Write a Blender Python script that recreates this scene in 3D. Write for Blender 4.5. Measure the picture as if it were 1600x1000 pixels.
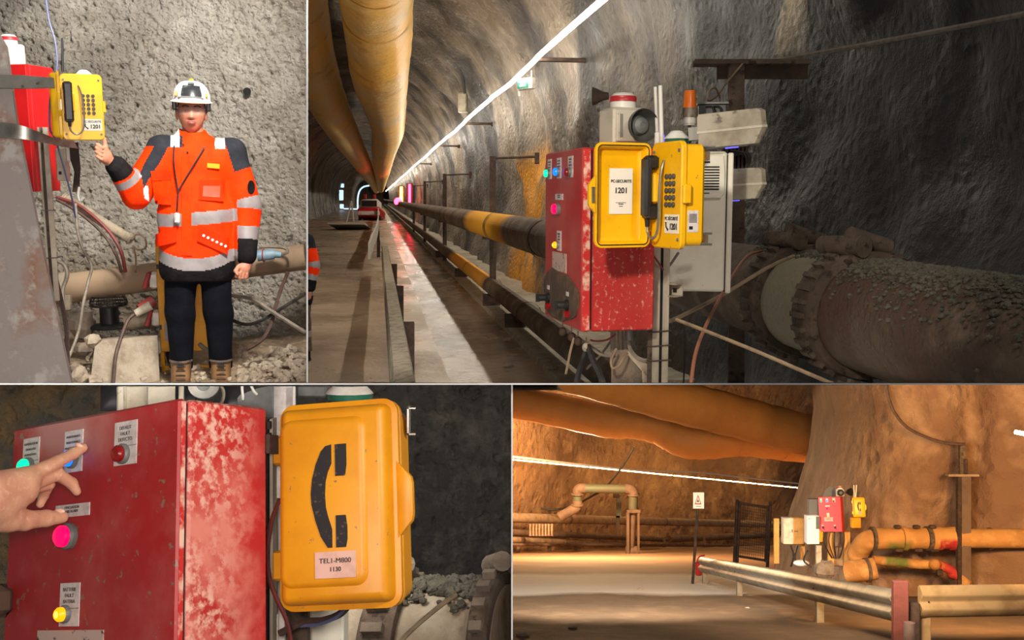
import bpy, math, random
import numpy as np
from mathutils import Vector, Matrix, noise

for _o in list(bpy.data.objects):
    bpy.data.objects.remove(_o, do_unlink=True)
SC = bpy.context.scene
COL = SC.collection
random.seed(11)
F = 1600.0                       # focal length in pixels of the 1600x1000 frame


def P(px, py, y):
    """point at depth y that the frame shows at (px, py)"""
    return Vector(((px - 800.0) * y / F, y, (500.0 - py) * y / F))


# ------------------------------------------------------------------ camera
_cd = bpy.data.cameras.new('camera')
_cd.sensor_fit = 'HORIZONTAL'
_cd.sensor_width = 36.0
_cd.lens = 36.0 * F / 1600.0
_cd.clip_start = 0.05
_cd.clip_end = 400
CAM = bpy.data.objects.new('camera', _cd)
CAM.rotation_euler = (math.pi / 2, 0, 0)
COL.objects.link(CAM)
SC.camera = CAM

# ------------------------------------------------------------------ view and world
SC.view_settings.view_transform = 'Standard'
SC.view_settings.look = 'None'
SC.view_settings.gamma = 1.0
SC.view_settings.exposure = 0.0
SC.view_settings.use_curve_mapping = False
_w = bpy.data.worlds.new('tunnel_ambient')
_w.use_nodes = True
_w.node_tree.nodes['Background'].inputs[0].default_value = (1.0, 0.94, 0.86, 1)
_w.node_tree.nodes['Background'].inputs[1].default_value = 0.16
SC.world = _w


# ------------------------------------------------------------------ lamps of the four places, some added and unseen
def aim(o, target):
    d = Vector(target) - o.location
    o.rotation_euler = d.to_track_quat('-Z', 'Y').to_euler()


def spot(name, loc, target, power, angle, radius=0.3, color=(1, 1, 1), blend=0.6):
    d = bpy.data.lights.new(name, 'SPOT')
    d.energy = power
    d.spot_size = math.radians(angle)
    d.spot_blend = blend
    d.shadow_soft_size = radius
    d.color = color
    o = bpy.data.objects.new(name, d)
    o.location = loc
    COL.objects.link(o)
    aim(o, target)
    return o


def bulb(name, loc, power, radius=0.2, color=(1, 1, 1)):
    d = bpy.data.lights.new(name, 'POINT')
    d.energy = power
    d.shadow_soft_size = radius
    d.color = color
    o = bpy.data.objects.new(name, d)
    o.location = loc
    COL.objects.link(o)
    return o


# worker bay: work lamp high on the right of the photographer
spot('worker_bay_lamp', P(470, -900, 3.2), P(250, 260, 7.0), 1500, 62, 0.35, (1.0, 0.95, 0.88))
spot('worker_bay_fill', P(120, 60, 0.9), P(190, 330, 6.0), 200, 44, 0.3, (1.0, 0.95, 0.9))  # added fill from the camera side, no lamp there; lifts the leaning plate
# portal with the telephone: lamp on the tunnel side, left of the cabinets
spot('portal_lamp', P(600, -300, 1.2), P(1010, 330, 2.9), 98, 50, 0.05, (1.0, 0.90, 0.76))
spot('portal_wall_lamp', P(1400, -1500, 3.4), P(1400, 250, 5.0), 58, 80, 0.3, (1.0, 0.93, 0.82))  # unseen spot above the frame, washes the right rock wall
spot('portal_side_fill', Vector((1.0, 1.0, 1.5)), P(1200, 380, 3.6), 50, 60, .12, (1.0, .92, .8))  # added unseen spot from the right, lifts white cabinet and pipe
# close view of the cabinet: lamp from upper right
spot('cabinet_lamp', Vector((.62, .85, .22)), P(440, 830, 1.9), 40, 70, 0.06, (1.0, 0.93, 0.84))
spot('cabinet_fill', P(60, 520, 0.35), P(300, 830, 1.9), 44, 75, 0.1, (1.0, 0.9, 0.82))  # added fill without a source, lifts the cabinet front and hand
spot('bay_rock_fill', P(470, 650, 2.35), P(480, 800, 4.1), 20, 150, .1, (1.0, .94, .86))  # added spot hidden behind cabinet and telephone, brightens the dark rock
# junction of the two tunnels: sodium lamp at right, unseen warm lights elsewhere
spot('junction_lamp', P(1640, 700, 11.0), P(1420, 860, 19.0), 3600, 75, 0.4, (1.0, 0.52, 0.16))
spot('junction_wall_lamp', P(1330, 640, 9.0), P(1330, 800, 21.0), 3600, 70, 0.5, (1.0, 0.76, 0.52))
bulb('hall_lamp', P(905, 700, 48.0), 9000, 0.6, (1.0, 0.62, 0.30))
spot('tunnel_duct_fill', Vector((-3.6, 10.2, 1.9)), P(575, 60, 24.0), 1150, 95, .3, (1.0, .90, .74))  # added spot of the long tunnel, hidden from view, brightens the air ducts
spot('ground_lamp', P(900, 640, 14.0), P(960, 940, 19.0), 3600, 80, 0.5, (1.0, 0.88, 0.74))


# ================================================================== helpers
def lin(c):
    c = c / 255.0
    return c / 12.92 if c <= 0.04045 else ((c + 0.055) / 1.055) ** 2.4


def rgb(r, g, b):
    return (lin(r), lin(g), lin(b), 1.0)


def basis(slope):
    r = Vector((1, 0, 0))
    f = Vector((0, 1, slope)).normalized()
    u = Vector((0, -slope, 1)).normalized()
    return r, f, u


PLACE = {1: basis(0.156), 2: basis(0.119), 3: basis(-0.225), 4: basis(-0.203)}


def frame(place, p, a=0.0, roll=0.0, lean=0.0):
    """upright frame of a place; a > 0 turns the face (local -y) to the left"""
    r, f, u = PLACE[place]
    a = math.radians(a)
    x = math.cos(a) * r - math.sin(a) * f
    y = math.sin(a) * r + math.cos(a) * f
    m = Matrix((x, y, u)).transposed().to_4x4()
    if roll:
        m = m @ Matrix.Rotation(math.radians(roll), 4, 'Y')
    if lean:
        m = Matrix.Rotation(math.radians(lean), 4, 'Y') @ m
    m.translation = p
    return m


def smooth_path(pts, k=6):
    pts = [Vector(p) for p in pts]
    if len(pts) < 3:
        return pts
    out = []
    for i in range(len(pts) - 1):
        p0 = pts[max(i - 1, 0)]
        p1 = pts[i]
        p2 = pts[i + 1]
        p3 = pts[min(i + 2, len(pts) - 1)]
        for j in range(k):
            t = j / k
            out.append(0.5 * ((2 * p1) + (p2 - p0) * t + (2 * p0 - 5 * p1 + 4 * p2 - p3) * t * t
                              + (3 * p1 - p0 - 3 * p2 + p3) * t ** 3))
    out.append(pts[-1])
    return out


def rrect(w, h, r, n=5, cx=0.0, cz=0.0):
    out = []
    for (sx, sz, a0) in ((1, 1, 0), (-1, 1, 90), (-1, -1, 180), (1, -1, 270)):
        for i in range(n + 1):
            a = math.radians(a0 + 90.0 * i / n)
            out.append((cx + sx * (w / 2 - r) + r * math.cos(a), cz + sz * (h / 2 - r) + r * math.sin(a)))
    return out


class MB:
    def __init__(s):
        s.v = []
        s.f = []

    def add(s, vs, fs, M=None):
        o = len(s.v)
        if M is not None:
            vs = [M @ Vector(v) for v in vs]
        s.v += [tuple(v) for v in vs]
        s.f += [tuple(i + o for i in f) for f in fs]
        return s

    def box(s, x0, x1, y0, y1, z0, z1, M=None):
        v = [(x0, y0, z0), (x1, y0, z0), (x1, y1, z0), (x0, y1, z0),
             (x0, y0, z1), (x1, y0, z1), (x1, y1, z1), (x0, y1, z1)]
        f = [(0, 3, 2, 1), (4, 5, 6, 7), (0, 1, 5, 4), (1, 2, 6, 5), (2, 3, 7, 6), (3, 0, 4, 7)]
        return s.add(v, f, M)

    def bbox(s, x0, x1, y0, y1, z0, z1, b, M=None):
        """box with chamfered edges"""
        rings = []
        def ring(i, z):
            c = b
            return [(x0 + i + c, y0 + i, z), (x1 - i - c, y0 + i, z), (x1 - i, y0 + i + c, z), (x1 - i, y1 - i - c, z),
                    (x1 - i - c, y1 - i, z), (x0 + i + c, y1 - i, z), (x0 + i, y1 - i - c, z), (x0 + i, y0 + i + c, z)]
        rings = [ring(b, z0), ring(0, z0 + b), ring(0, z1 - b), ring(b, z1)]
        return s.loft(rings, True, True, M)

    def loft(s, rings, cap0=True, cap1=True, M=None, closed=True):
        n = len(rings[0])
        vs = [p for r in rings for p in r]
        fs = []
        for i in range(len(rings) - 1):
            for j in range(n if closed else n - 1):
                k = (j + 1) % n
                fs.append((i * n + j, i * n + k, (i + 1) * n + k, (i + 1) * n + j))
        if cap0:
            fs.append(tuple(range(n - 1, -1, -1)))
        if cap1:
            b = (len(rings) - 1) * n
            fs.append(tuple(range(b, b + n)))
        return s.add(vs, fs, M)

    def plate(s, outline, y0, y1, bev=0.0, M=None):
        """outline in x-z, extruded along y (front y0 < back y1), front edge bevelled"""
        cx = sum(p[0] for p in outline) / len(outline)
        cz = sum(p[1] for p in outline) / len(outline)
        w = max(abs(p[0] - cx) for p in outline) or 1
        h = max(abs(p[1] - cz) for p in outline) or 1

        def ins(d):
            return [(cx + (x - cx) * (1 - d / w), cz + (z - cz) * (1 - d / h)) for x, z in outline]
        prof = [(0, y1), (0, y0)] if bev <= 0 else [(0, y1), (0, y0 + bev), (bev * .3, y0 + bev * .3), (bev, y0)]
        rings = [[(x, y, z) for x, z in ins(d)] for d, y in prof]
        return s.loft(rings, True, True, M)

    def profile_plate(s, outline_fn, prof, M=None, cap0=True, cap1=True):
        """outline_fn(inset) -> x-z outline; prof = [(inset, y)...]"""
        rings = [[(x, y, z) for x, z in outline_fn(d)] for d, y in prof]
        return s.loft(rings, cap0, cap1, M)

    def tube(s, pts, r, n=8, caps=True, M=None):
        pts = [Vector(p) for p in pts]
        m = len(pts)
        rs = r if isinstance(r, (list, tuple)) else [r] * m
        t0 = (pts[1] - pts[0]).normalized()
        ref = Vector((0, 0, 1)) if abs(t0.z) < 0.9 else Vector((1, 0, 0))
        nx = t0.cross(ref).normalized()
        rings = []
        for i in range(m):
            t = (pts[min(i + 1, m - 1)] - pts[max(i - 1, 0)])
            t = t.normalized() if t.length > 1e-9 else t0
            nx = (nx - t * nx.dot(t))
            nx = nx.normalized() if nx.length > 1e-6 else t.orthogonal().normalized()
            ny = t.cross(nx)
            rings.append([pts[i] + rs[i] * (math.cos(2 * math.pi * j / n) * nx + math.sin(2 * math.pi * j / n) * ny)
                          for j in range(n)])
        return s.loft(rings, caps, caps, M)

    def cyl(s, p0, p1, r0, r1=None, n=16, M=None):
        return s.tube([p0, p1], [r0, r0 if r1 is None else r1], n, True, M)

    def lathe(s, prof, n=24, M=None, caps=True):
        """prof = [(r, z)...] round the local z axis"""
        rings = [[(r * math.cos(2 * math.pi * j / n), r * math.sin(2 * math.pi * j / n), z) for j in range(n)]
                 for r, z in prof]
        return s.loft(rings, caps, caps, M)

    def ball(s, c, r, n=12, m=8, M=None):
        rx, ry, rz = r if isinstance(r, (list, tuple)) else (r, r, r)
        rings = []
        for i in range(m + 1):
            a = -math.pi / 2 + math.pi * i / m
            q = max(math.cos(a), 0.02)
            rings.append([(c[0] + rx * q * math.cos(2 * math.pi * j / n), c[1] + ry * q * math.sin(2 * math.pi * j / n),
                           c[2] + rz * math.sin(a)) for j in range(n)])
        return s.loft(rings, True, True, M)

    def rock(s, c, r, seed=0, M=None):
        rx, ry, rz = r if isinstance(r, (list, tuple)) else (r, r, r)
        n, m = 7, 5
        rings = []
        for i in range(m + 1):
            a = -math.pi / 2 + math.pi * i / m
            q = max(math.cos(a), 0.12)
            ring = []
            for j in range(n):
                b = 2 * math.pi * j / n
                d = Vector((q * math.cos(b), q * math.sin(b), math.sin(a)))
                k = 1 + 0.45 * noise.noise(d * 1.6 + Vector((seed * 3.7, seed * 1.3, 0)))
                ring.append((c[0] + rx * d.x * k, c[1] + ry * d.y * k, c[2] + rz * d.z * k))
            rings.append(ring)
        return s.loft(rings, True, True, M)

    def build(s, name, mat, parent=None, world=False, flat=False, angle=40):
        vs = s.v
        if parent is not None and world:
            Mi = MATS[parent.name].inverted()
            vs = [tuple(Mi @ Vector(v)) for v in vs]
        loc = None
        if parent is None:
            xs = [v[0] for v in vs]; ys = [v[1] for v in vs]; zs = [v[2] for v in vs]
            loc = ((min(xs) + max(xs)) / 2, (min(ys) + max(ys)) / 2, min(zs))
            vs = [(v[0] - loc[0], v[1] - loc[1], v[2] - loc[2]) for v in vs]
        me = bpy.data.meshes.new(name)
        me.from_pydata(vs, [], s.f)
        me.validate()
        if not flat:
            me.polygons.foreach_set('use_smooth', [True] * len(me.polygons))
            me.set_sharp_from_angle(angle=math.radians(angle))
        me.materials.append(mat)
        o = bpy.data.objects.new(name, me)
        COL.objects.link(o)
        if parent is not None:
            o.parent = parent
        else:
            o.location = loc
            MATS[o.name] = Matrix.Translation(loc)
        if parent is not None and parent.name in MATS:
            MATS[o.name] = MATS[parent.name].copy()
        return o


MATS = {}


def tag(o, label, cat, group=None, kind=None):
    if label:
        o['label'] = label
    if cat:
        o['category'] = cat
    if group:
        o['group'] = group
    if kind:
        o['kind'] = kind
    return o


def thing(name, label, cat, M, group=None):
    if isinstance(M, Vector):
        M = Matrix.Translation(M)
    o = bpy.data.objects.new(name, None)
    o.empty_display_size = 0.1
    o.matrix_world = M
    COL.objects.link(o)
    MATS[o.name] = M.copy()
    return tag(o, label, cat, group)


def setting(o):
    o['kind'] = 'structure'
    return o


def copy_thing(src, M, label, group=None):
    r = src.copy()
    r.matrix_world = M
    COL.objects.link(r)
    MATS[r.name] = M.copy()
    r['label'] = label
    if group:
        r['group'] = group
    for ch in [o for o in COL.objects if o.parent == src]:
        c = ch.copy()
        COL.objects.link(c)
        c.parent = r
        for g in [o for o in COL.objects if o.parent == ch]:
            d = g.copy()
            COL.objects.link(d)
            d.parent = c
    return r


# ------------------------------------------------------------------ materials
def mat(name, col, rough=0.6, metal=0.0, col2=None, scale=6.0, lo=0.45, hi=0.65, bump=0.0, bscale=60.0,
        col3=None, scale3=30.0, lo3=0.6, hi3=0.66, stretch=None, emit=None, strength=0.0, alpha=1.0, bdist=0.01,
        detail=6.0, transmission=0.0, rough2=None):
    m = bpy.data.materials.new(name)
    m.use_nodes = True
    nt = m.node_tree
    b = nt.nodes['Principled BSDF']
    b.inputs['Base Color'].default_value = col
    b.inputs['Roughness'].default_value = rough
    b.inputs['Metallic'].default_value = metal
    if transmission:
        b.inputs['Transmission Weight'].default_value = transmission
    if alpha < 1:
        b.inputs['Alpha'].default_value = alpha
    if emit:
        b.inputs['Emission Color'].default_value = emit
        b.inputs['Emission Strength'].default_value = strength
    if not (col2 or col3 or bump):
        return m
    tc = nt.nodes.new('ShaderNodeTexCoord')
    vec = tc.outputs['Object']
    if stretch:
        mp = nt.nodes.new('ShaderNodeMapping')
        mp.inputs['Scale'].default_value = stretch
        nt.links.new(vec, mp.inputs[0])
        vec = mp.outputs[0]

    def nz(sc, det=detail, rg=0.6):
        n = nt.nodes.new('ShaderNodeTexNoise')
        n.inputs['Scale'].default_value = sc
        n.inputs['Detail'].default_value = det
        n.inputs['Roughness'].default_value = rg
        nt.links.new(vec, n.inputs['Vector'])
        return n.outputs['Fac']

    def mask(src, a, c):
        r = nt.nodes.new('ShaderNodeMapRange')
        r.inputs['From Min'].default_value = a
        r.inputs['From Max'].default_value = c
        nt.links.new(src, r.inputs['Value'])
        return r.outputs['Result']

    def mix(fac, a, c):
        x = nt.nodes.new('ShaderNodeMix')
        x.data_type = 'RGBA'
        nt.links.new(fac, x.inputs['Factor'])
        for i, q in ((6, a), (7, c)):
            if isinstance(q, tuple):
                x.inputs[i].default_value = q
            else:
                nt.links.new(q, x.inputs[i])
        return x.outputs[2]
    cur = col
    if col2:
        mk = mask(nz(scale), lo, hi)
        cur = mix(mk, cur, col2)
        if rough2 is not None:
            q = nt.nodes.new('ShaderNodeMapRange')
            q.inputs['To Min'].default_value = rough
            q.inputs['To Max'].default_value = rough2
            nt.links.new(mk, q.inputs['Value'])
            nt.links.new(q.outputs['Result'], b.inputs['Roughness'])
    if col3:
        cur = mix(mask(nz(scale3, 4.0), lo3, hi3), cur, col3)
    if not isinstance(cur, tuple):
        nt.links.new(cur, b.inputs['Base Color'])
    if bump:
        bn = nt.nodes.new('ShaderNodeBump')
        bn.inputs['Strength'].default_value = bump
        bn.inputs['Distance'].default_value = bdist
        nt.links.new(nz(bscale, 5.0, 0.65), bn.inputs['Height'])
        nt.links.new(bn.outputs['Normal'], b.inputs['Normal'])
    return m


M_ = {}


def mk(key, *a, **k):
    M_[key] = mat(key, *a, **k)


mk('white_edge', rgb(250, 250, 250), 0.6)
mk('yellow', rgb(238, 178, 0), 0.42, col2=rgb(218, 158, 6), scale=9, lo=.5, hi=.7, col3=rgb(150, 118, 60), scale3=55, lo3=.66, hi3=.72)
mk('yellow_clean', rgb(246, 190, 6), 0.4, col2=rgb(228, 170, 8), scale=7)
mk('yellow_worn', rgb(226, 150, 2), 0.45, col2=rgb(206, 130, 8), scale=8, lo=.42, hi=.68, col3=rgb(140, 110, 70), scale3=70, lo3=.68, hi3=.73)
mk('yellow_box', rgb(215, 150, 14), 0.5, col2=rgb(176, 116, 12), scale=5, lo=.45, hi=.7)
mk('red_dusty', rgb(178, 28, 28), 0.5, col2=rgb(184, 92, 84), scale=4, lo=.40, hi=.68, col3=rgb(142, 112, 92), scale3=42, lo3=.62, hi3=.70)
mk('red_scuffed', rgb(184, 30, 26), 0.55, col2=rgb(196, 96, 82), scale=4, lo=.34, hi=.66, col3=rgb(206, 150, 134), scale3=85, lo3=.55, hi3=.72)
mk('red_side', rgb(172, 24, 22), 0.55, col2=rgb(176, 50, 42), scale=4, lo=.40, hi=.66, col3=rgb(200, 140, 122), scale3=80, lo3=.57, hi3=.70)
mk('red_clean', rgb(205, 22, 24), 0.4, col2=rgb(176, 24, 26), scale=4)
mk('red_edge', rgb(190, 30, 26), 0.55, col2=rgb(220, 176, 156), scale=24, lo=.46, hi=.58)
mk('mud', rgb(84, 66, 52), 0.9, col2=rgb(110, 86, 66), scale=16, bump=.6, bscale=90)
mk('black_plastic', rgb(26, 26, 28), 0.4, col2=rgb(44, 42, 42), scale=12)
mk('black_rubber', rgb(22, 21, 21), 0.65, col2=rgb(58, 52, 46), scale=14, lo=.55, hi=.7)
mk('dark_gap', rgb(20, 18, 18), 0.9)
mk('key_dark', rgb(70, 66, 60), 0.5)
mk('steel', rgb(165, 162, 155), 0.38, .85, col2=rgb(120, 112, 102), scale=9)
mk('steel_dull', rgb(150, 146, 138), 0.55, .3, col2=rgb(112, 104, 94), scale=6, lo=.45, hi=.7, col3=rgb(84, 66, 52), scale3=26, lo3=.64, hi3=.72)
mk('channel', rgb(176, 166, 148), 0.6, .1, col2=rgb(132, 118, 100), scale=7, lo=.45, hi=.7)
mk('rust', rgb(84, 70, 58), 0.9, col2=rgb(110, 92, 76), scale=9, col3=rgb(54, 42, 36), scale3=24, lo3=.55, hi3=.65, bump=.5, bscale=80)
mk('rust_dark', rgb(54, 42, 36), 0.9, col2=rgb(82, 60, 46), scale=9, bump=.4, bscale=60)
mk('paper', rgb(232, 224, 210), 0.7)
mk('paper_pink', rgb(222, 176, 160), 0.7, col2=rgb(206, 160, 142), scale=40)
mk('label_paper', rgb(214, 205, 200), 0.7, col2=rgb(190, 178, 172), scale=60)
mk('label_dirty', rgb(196, 168, 156), 0.7, col2=rgb(70, 54, 46), scale=60, lo=.58, hi=.64, col3=rgb(52, 42, 38), scale3=22, lo3=.64, hi3=.68)
mk('ink', rgb(22, 18, 18), 0.7)
mk('ink_worn', rgb(28, 22, 24), 0.6, col2=rgb(92, 72, 60), scale=120, lo=.6, hi=.68)
mk('ink_grey', rgb(92, 84, 84), 0.8)
mk('beige_plastic', rgb(205, 198, 180), 0.5, col2=rgb(178, 168, 148), scale=8, col3=rgb(132, 120, 102), scale3=40, lo3=.66, hi3=.74)
mk('beige_dirty', rgb(188, 178, 158), 0.6, col2=rgb(140, 128, 108), scale=7, lo=.45, hi=.65, col3=rgb(92, 82, 68), scale3=30, lo3=.6, hi3=.7)
mk('cabinet_white', rgb(238, 233, 214), 0.5, col2=rgb(222, 214, 194), scale=5, col3=rgb(120, 110, 94), scale3=90, lo3=.68, hi3=.74)
mk('white_plastic', rgb(226, 222, 214), 0.45, col2=rgb(196, 188, 176), scale=10)
mk('red_band', rgb(176, 40, 46), 0.4)
mk('amber', rgb(224, 112, 20), 0.3, col2=rgb(190, 84, 14), scale=30, stretch=(1, 1, .15))
mk('clear_dirty', rgb(120, 108, 90), 0.4, col2=rgb(70, 62, 50), scale=30, lo=.45, hi=.6)
mk('green_lens', rgb(34, 96, 78), 0.3)
mk('grey_metal', rgb(120, 122, 120), 0.5, .2, col2=rgb(92, 92, 88), scale=10)
mk('horn_dark', rgb(52, 54, 56), 0.4, col2=rgb(86, 84, 78), scale=9)
mk('lens_glass', rgb(150, 150, 146), 0.25)
mk('blue_glow', rgb(60, 60, 200), .4, emit=(.12, .1, 1, 1), strength=2.0)
mk('lamp_green', rgb(0, 200, 140), .3, emit=(0.0, .85, .30, 1), strength=1.7)
mk('lamp_blue', rgb(0, 60, 220), .3, emit=(0.0, .10, 1.0, 1), strength=3.2)
mk('lamp_pink', rgb(240, 0, 70), .3, emit=(1.0, 0.0, .075, 1), strength=1.5)
mk('lamp_orange', rgb(250, 130, 0), .3, emit=(1.0, .24, 0.0, 1), strength=2.2)
mk('lamp_core', rgb(255, 210, 60), .3, emit=(1.0, .6, .05, 1), strength=3.0)
mk('lamp_red_off', rgb(150, 18, 20), .25, col2=rgb(120, 12, 14), scale=30)
mk('led_white', rgb(255, 255, 250), .4, emit=(1.0, .93, .80, 1), strength=56.0)
mk('led_warm', rgb(255, 230, 190), .4, emit=(1.0, .58, .22, 1), strength=55.0)
mk('red_light', rgb(255, 30, 30), .4, emit=(1.0, .02, .05, 1), strength=22.0)
mk('orange_light', rgb(255, 130, 30), .4, emit=(1.0, .25, .03, 1), strength=26.0)
mk('blue_day', rgb(200, 225, 255), .4, emit=(.55, .8, 1.0, 1), strength=1.3)
mk('cable_black', rgb(28, 26, 25), .6, col2=rgb(60, 54, 46), scale=20)
mk('cable_tan', rgb(150, 128, 100), .7, col2=rgb(120, 98, 76), scale=20)
mk('cable_grey', rgb(128, 118, 104), .65, col2=rgb(98, 88, 76), scale=20)
mk('cable_red', rgb(122, 46, 42), .6, col2=rgb(98, 50, 44), scale=20)
mk('cable_coral', rgb(160, 106, 82), .6)
mk('cable_brown', rgb(84, 60, 50), .65, col2=rgb(60, 46, 40), scale=20)
mk('cable_blue', rgb(94, 100, 140), .5)
mk('skin', rgb(186, 126, 98), .55, col2=rgb(170, 108, 84), scale=14, lo=.45, hi=.7)
mk('skin_close', rgb(206, 156, 126), .48, col2=rgb(190, 128, 104), scale=26, lo=.4, hi=.7, col3=rgb(214, 170, 140), scale3=90, lo3=.55, hi3=.7, bump=.15, bscale=220, bdist=.002)
for _k in ('skin', 'skin_close'):
    _b = M_[_k].node_tree.nodes['Principled BSDF']
    _b.inputs['Subsurface Weight'].default_value = .18
    _b.inputs['Subsurface Radius'].default_value = (.012, .004, .002)
    _b.inputs['Subsurface Scale'].default_value = .5
mk('nail', rgb(226, 176, 154), .3)
mk('lip', rgb(168, 90, 78), .5)
mk('hair', rgb(22, 18, 16), .6)
mk('eye_white', rgb(220, 212, 204), .3)
mk('iris', rgb(24, 16, 12), .2)
mk('orange_fabric', rgb(255, 58, 0), .75, col2=rgb(244, 48, 0), scale=12, bump=.25, bscale=26, bdist=.01)
mk('orange_seam', rgb(236, 46, 0), .8)
mk('charcoal_fabric', rgb(38, 40, 46), .8, col2=rgb(46, 48, 54), scale=14, bump=.3, bscale=30)
mk('black_fabric', rgb(20, 19, 20), .8, col2=rgb(32, 30, 30), scale=12, bump=.4, bscale=22, bdist=.02)
mk('navy_fabric', rgb(8, 9, 15), .9, col2=rgb(13, 14, 22), scale=9, bump=.4, bscale=18, bdist=.02)
mk('reflective', rgb(146, 139, 138), .45, .1, col2=rgb(130, 124, 124), scale=10)
mk('reflective_white', rgb(232, 230, 226), .5)
mk('boot', rgb(128, 92, 54), .75, col2=rgb(100, 72, 44), scale=14, bump=.3, bscale=60)
mk('boot_sole', rgb(38, 30, 24), .8)
mk('helmet_white', rgb(240, 240, 236), .3)
mk('helmet_yellow', rgb(220, 150, 20), .4)
mk('visor_dark', rgb(44, 46, 48), .2, col2=rgb(96, 98, 98), scale=22, lo=.56, hi=.66)
mk('goggle', rgb(200, 205, 205), .12, alpha=.07)
mk('blue_plug', rgb(98, 136, 158), .5, col2=rgb(120, 140, 148), scale=14)
mk('red_plug', rgb(150, 44, 44), .5, col2=rgb(130, 70, 60), scale=14)
mk('green_pipe', rgb(80, 88, 70), .6, col2=rgb(92, 78, 62), scale=1.5)
mk('pipe_dusty', rgb(158, 134, 108), .8, col2=rgb(128, 106, 84), scale=2.5)
mk('pipe_brown', rgb(112, 90, 74), .75, col2=rgb(90, 70, 58), scale=2.0)
mk('sheet_white', rgb(238, 234, 230), .5)
mk('galv', rgb(168, 164, 152), .48, .6, col2=rgb(128, 120, 106), scale=3, lo=.4, hi=.7)
mk('galv_dusty', rgb(180, 150, 108), .5, .3, col2=rgb(150, 118, 80), scale=3)
mk('dust_pale', rgb(160, 146, 124), .9, col2=rgb(120, 108, 92), scale=12, bump=.6, bscale=60)
mk('stone', rgb(132, 116, 100), .95, col2=rgb(104, 92, 80), scale=10, bump=.6, bscale=50)
mk('stone_pale', rgb(168, 154, 134), .95, col2=rgb(140, 124, 106), scale=10, bump=.6, bscale=50)
mk('debris', rgb(104, 98, 84), .95, col2=rgb(74, 70, 60), scale=30, bump=.8, bscale=120)
mk('board', rgb(206, 150, 80), .7, col2=rgb(180, 130, 66), scale=4)
mk('window_orange', rgb(236, 80, 56), .4)
mk('ventwhite', rgb(200, 192, 180), .6)
mk('duct', rgb(226, 172, 74), .5, col2=rgb(206, 178, 128), scale=.35, lo=.4, hi=.62, col3=rgb(186, 138, 66), scale3=1.2, lo3=.56, hi3=.7, bump=.4, bscale=2.2, bdist=.15)
mk('duct_far', rgb(206, 150, 84), .55, col2=rgb(180, 126, 66), scale=.3, lo=.4, hi=.7, bump=.4, bscale=1.5, bdist=.15)

for _k in ('orange_fabric', 'orange_seam', 'black_fabric', 'navy_fabric', 'charcoal_fabric'):
    M_[_k].node_tree.nodes['Principled BSDF'].inputs['Specular IOR Level'].default_value = .12


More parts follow.
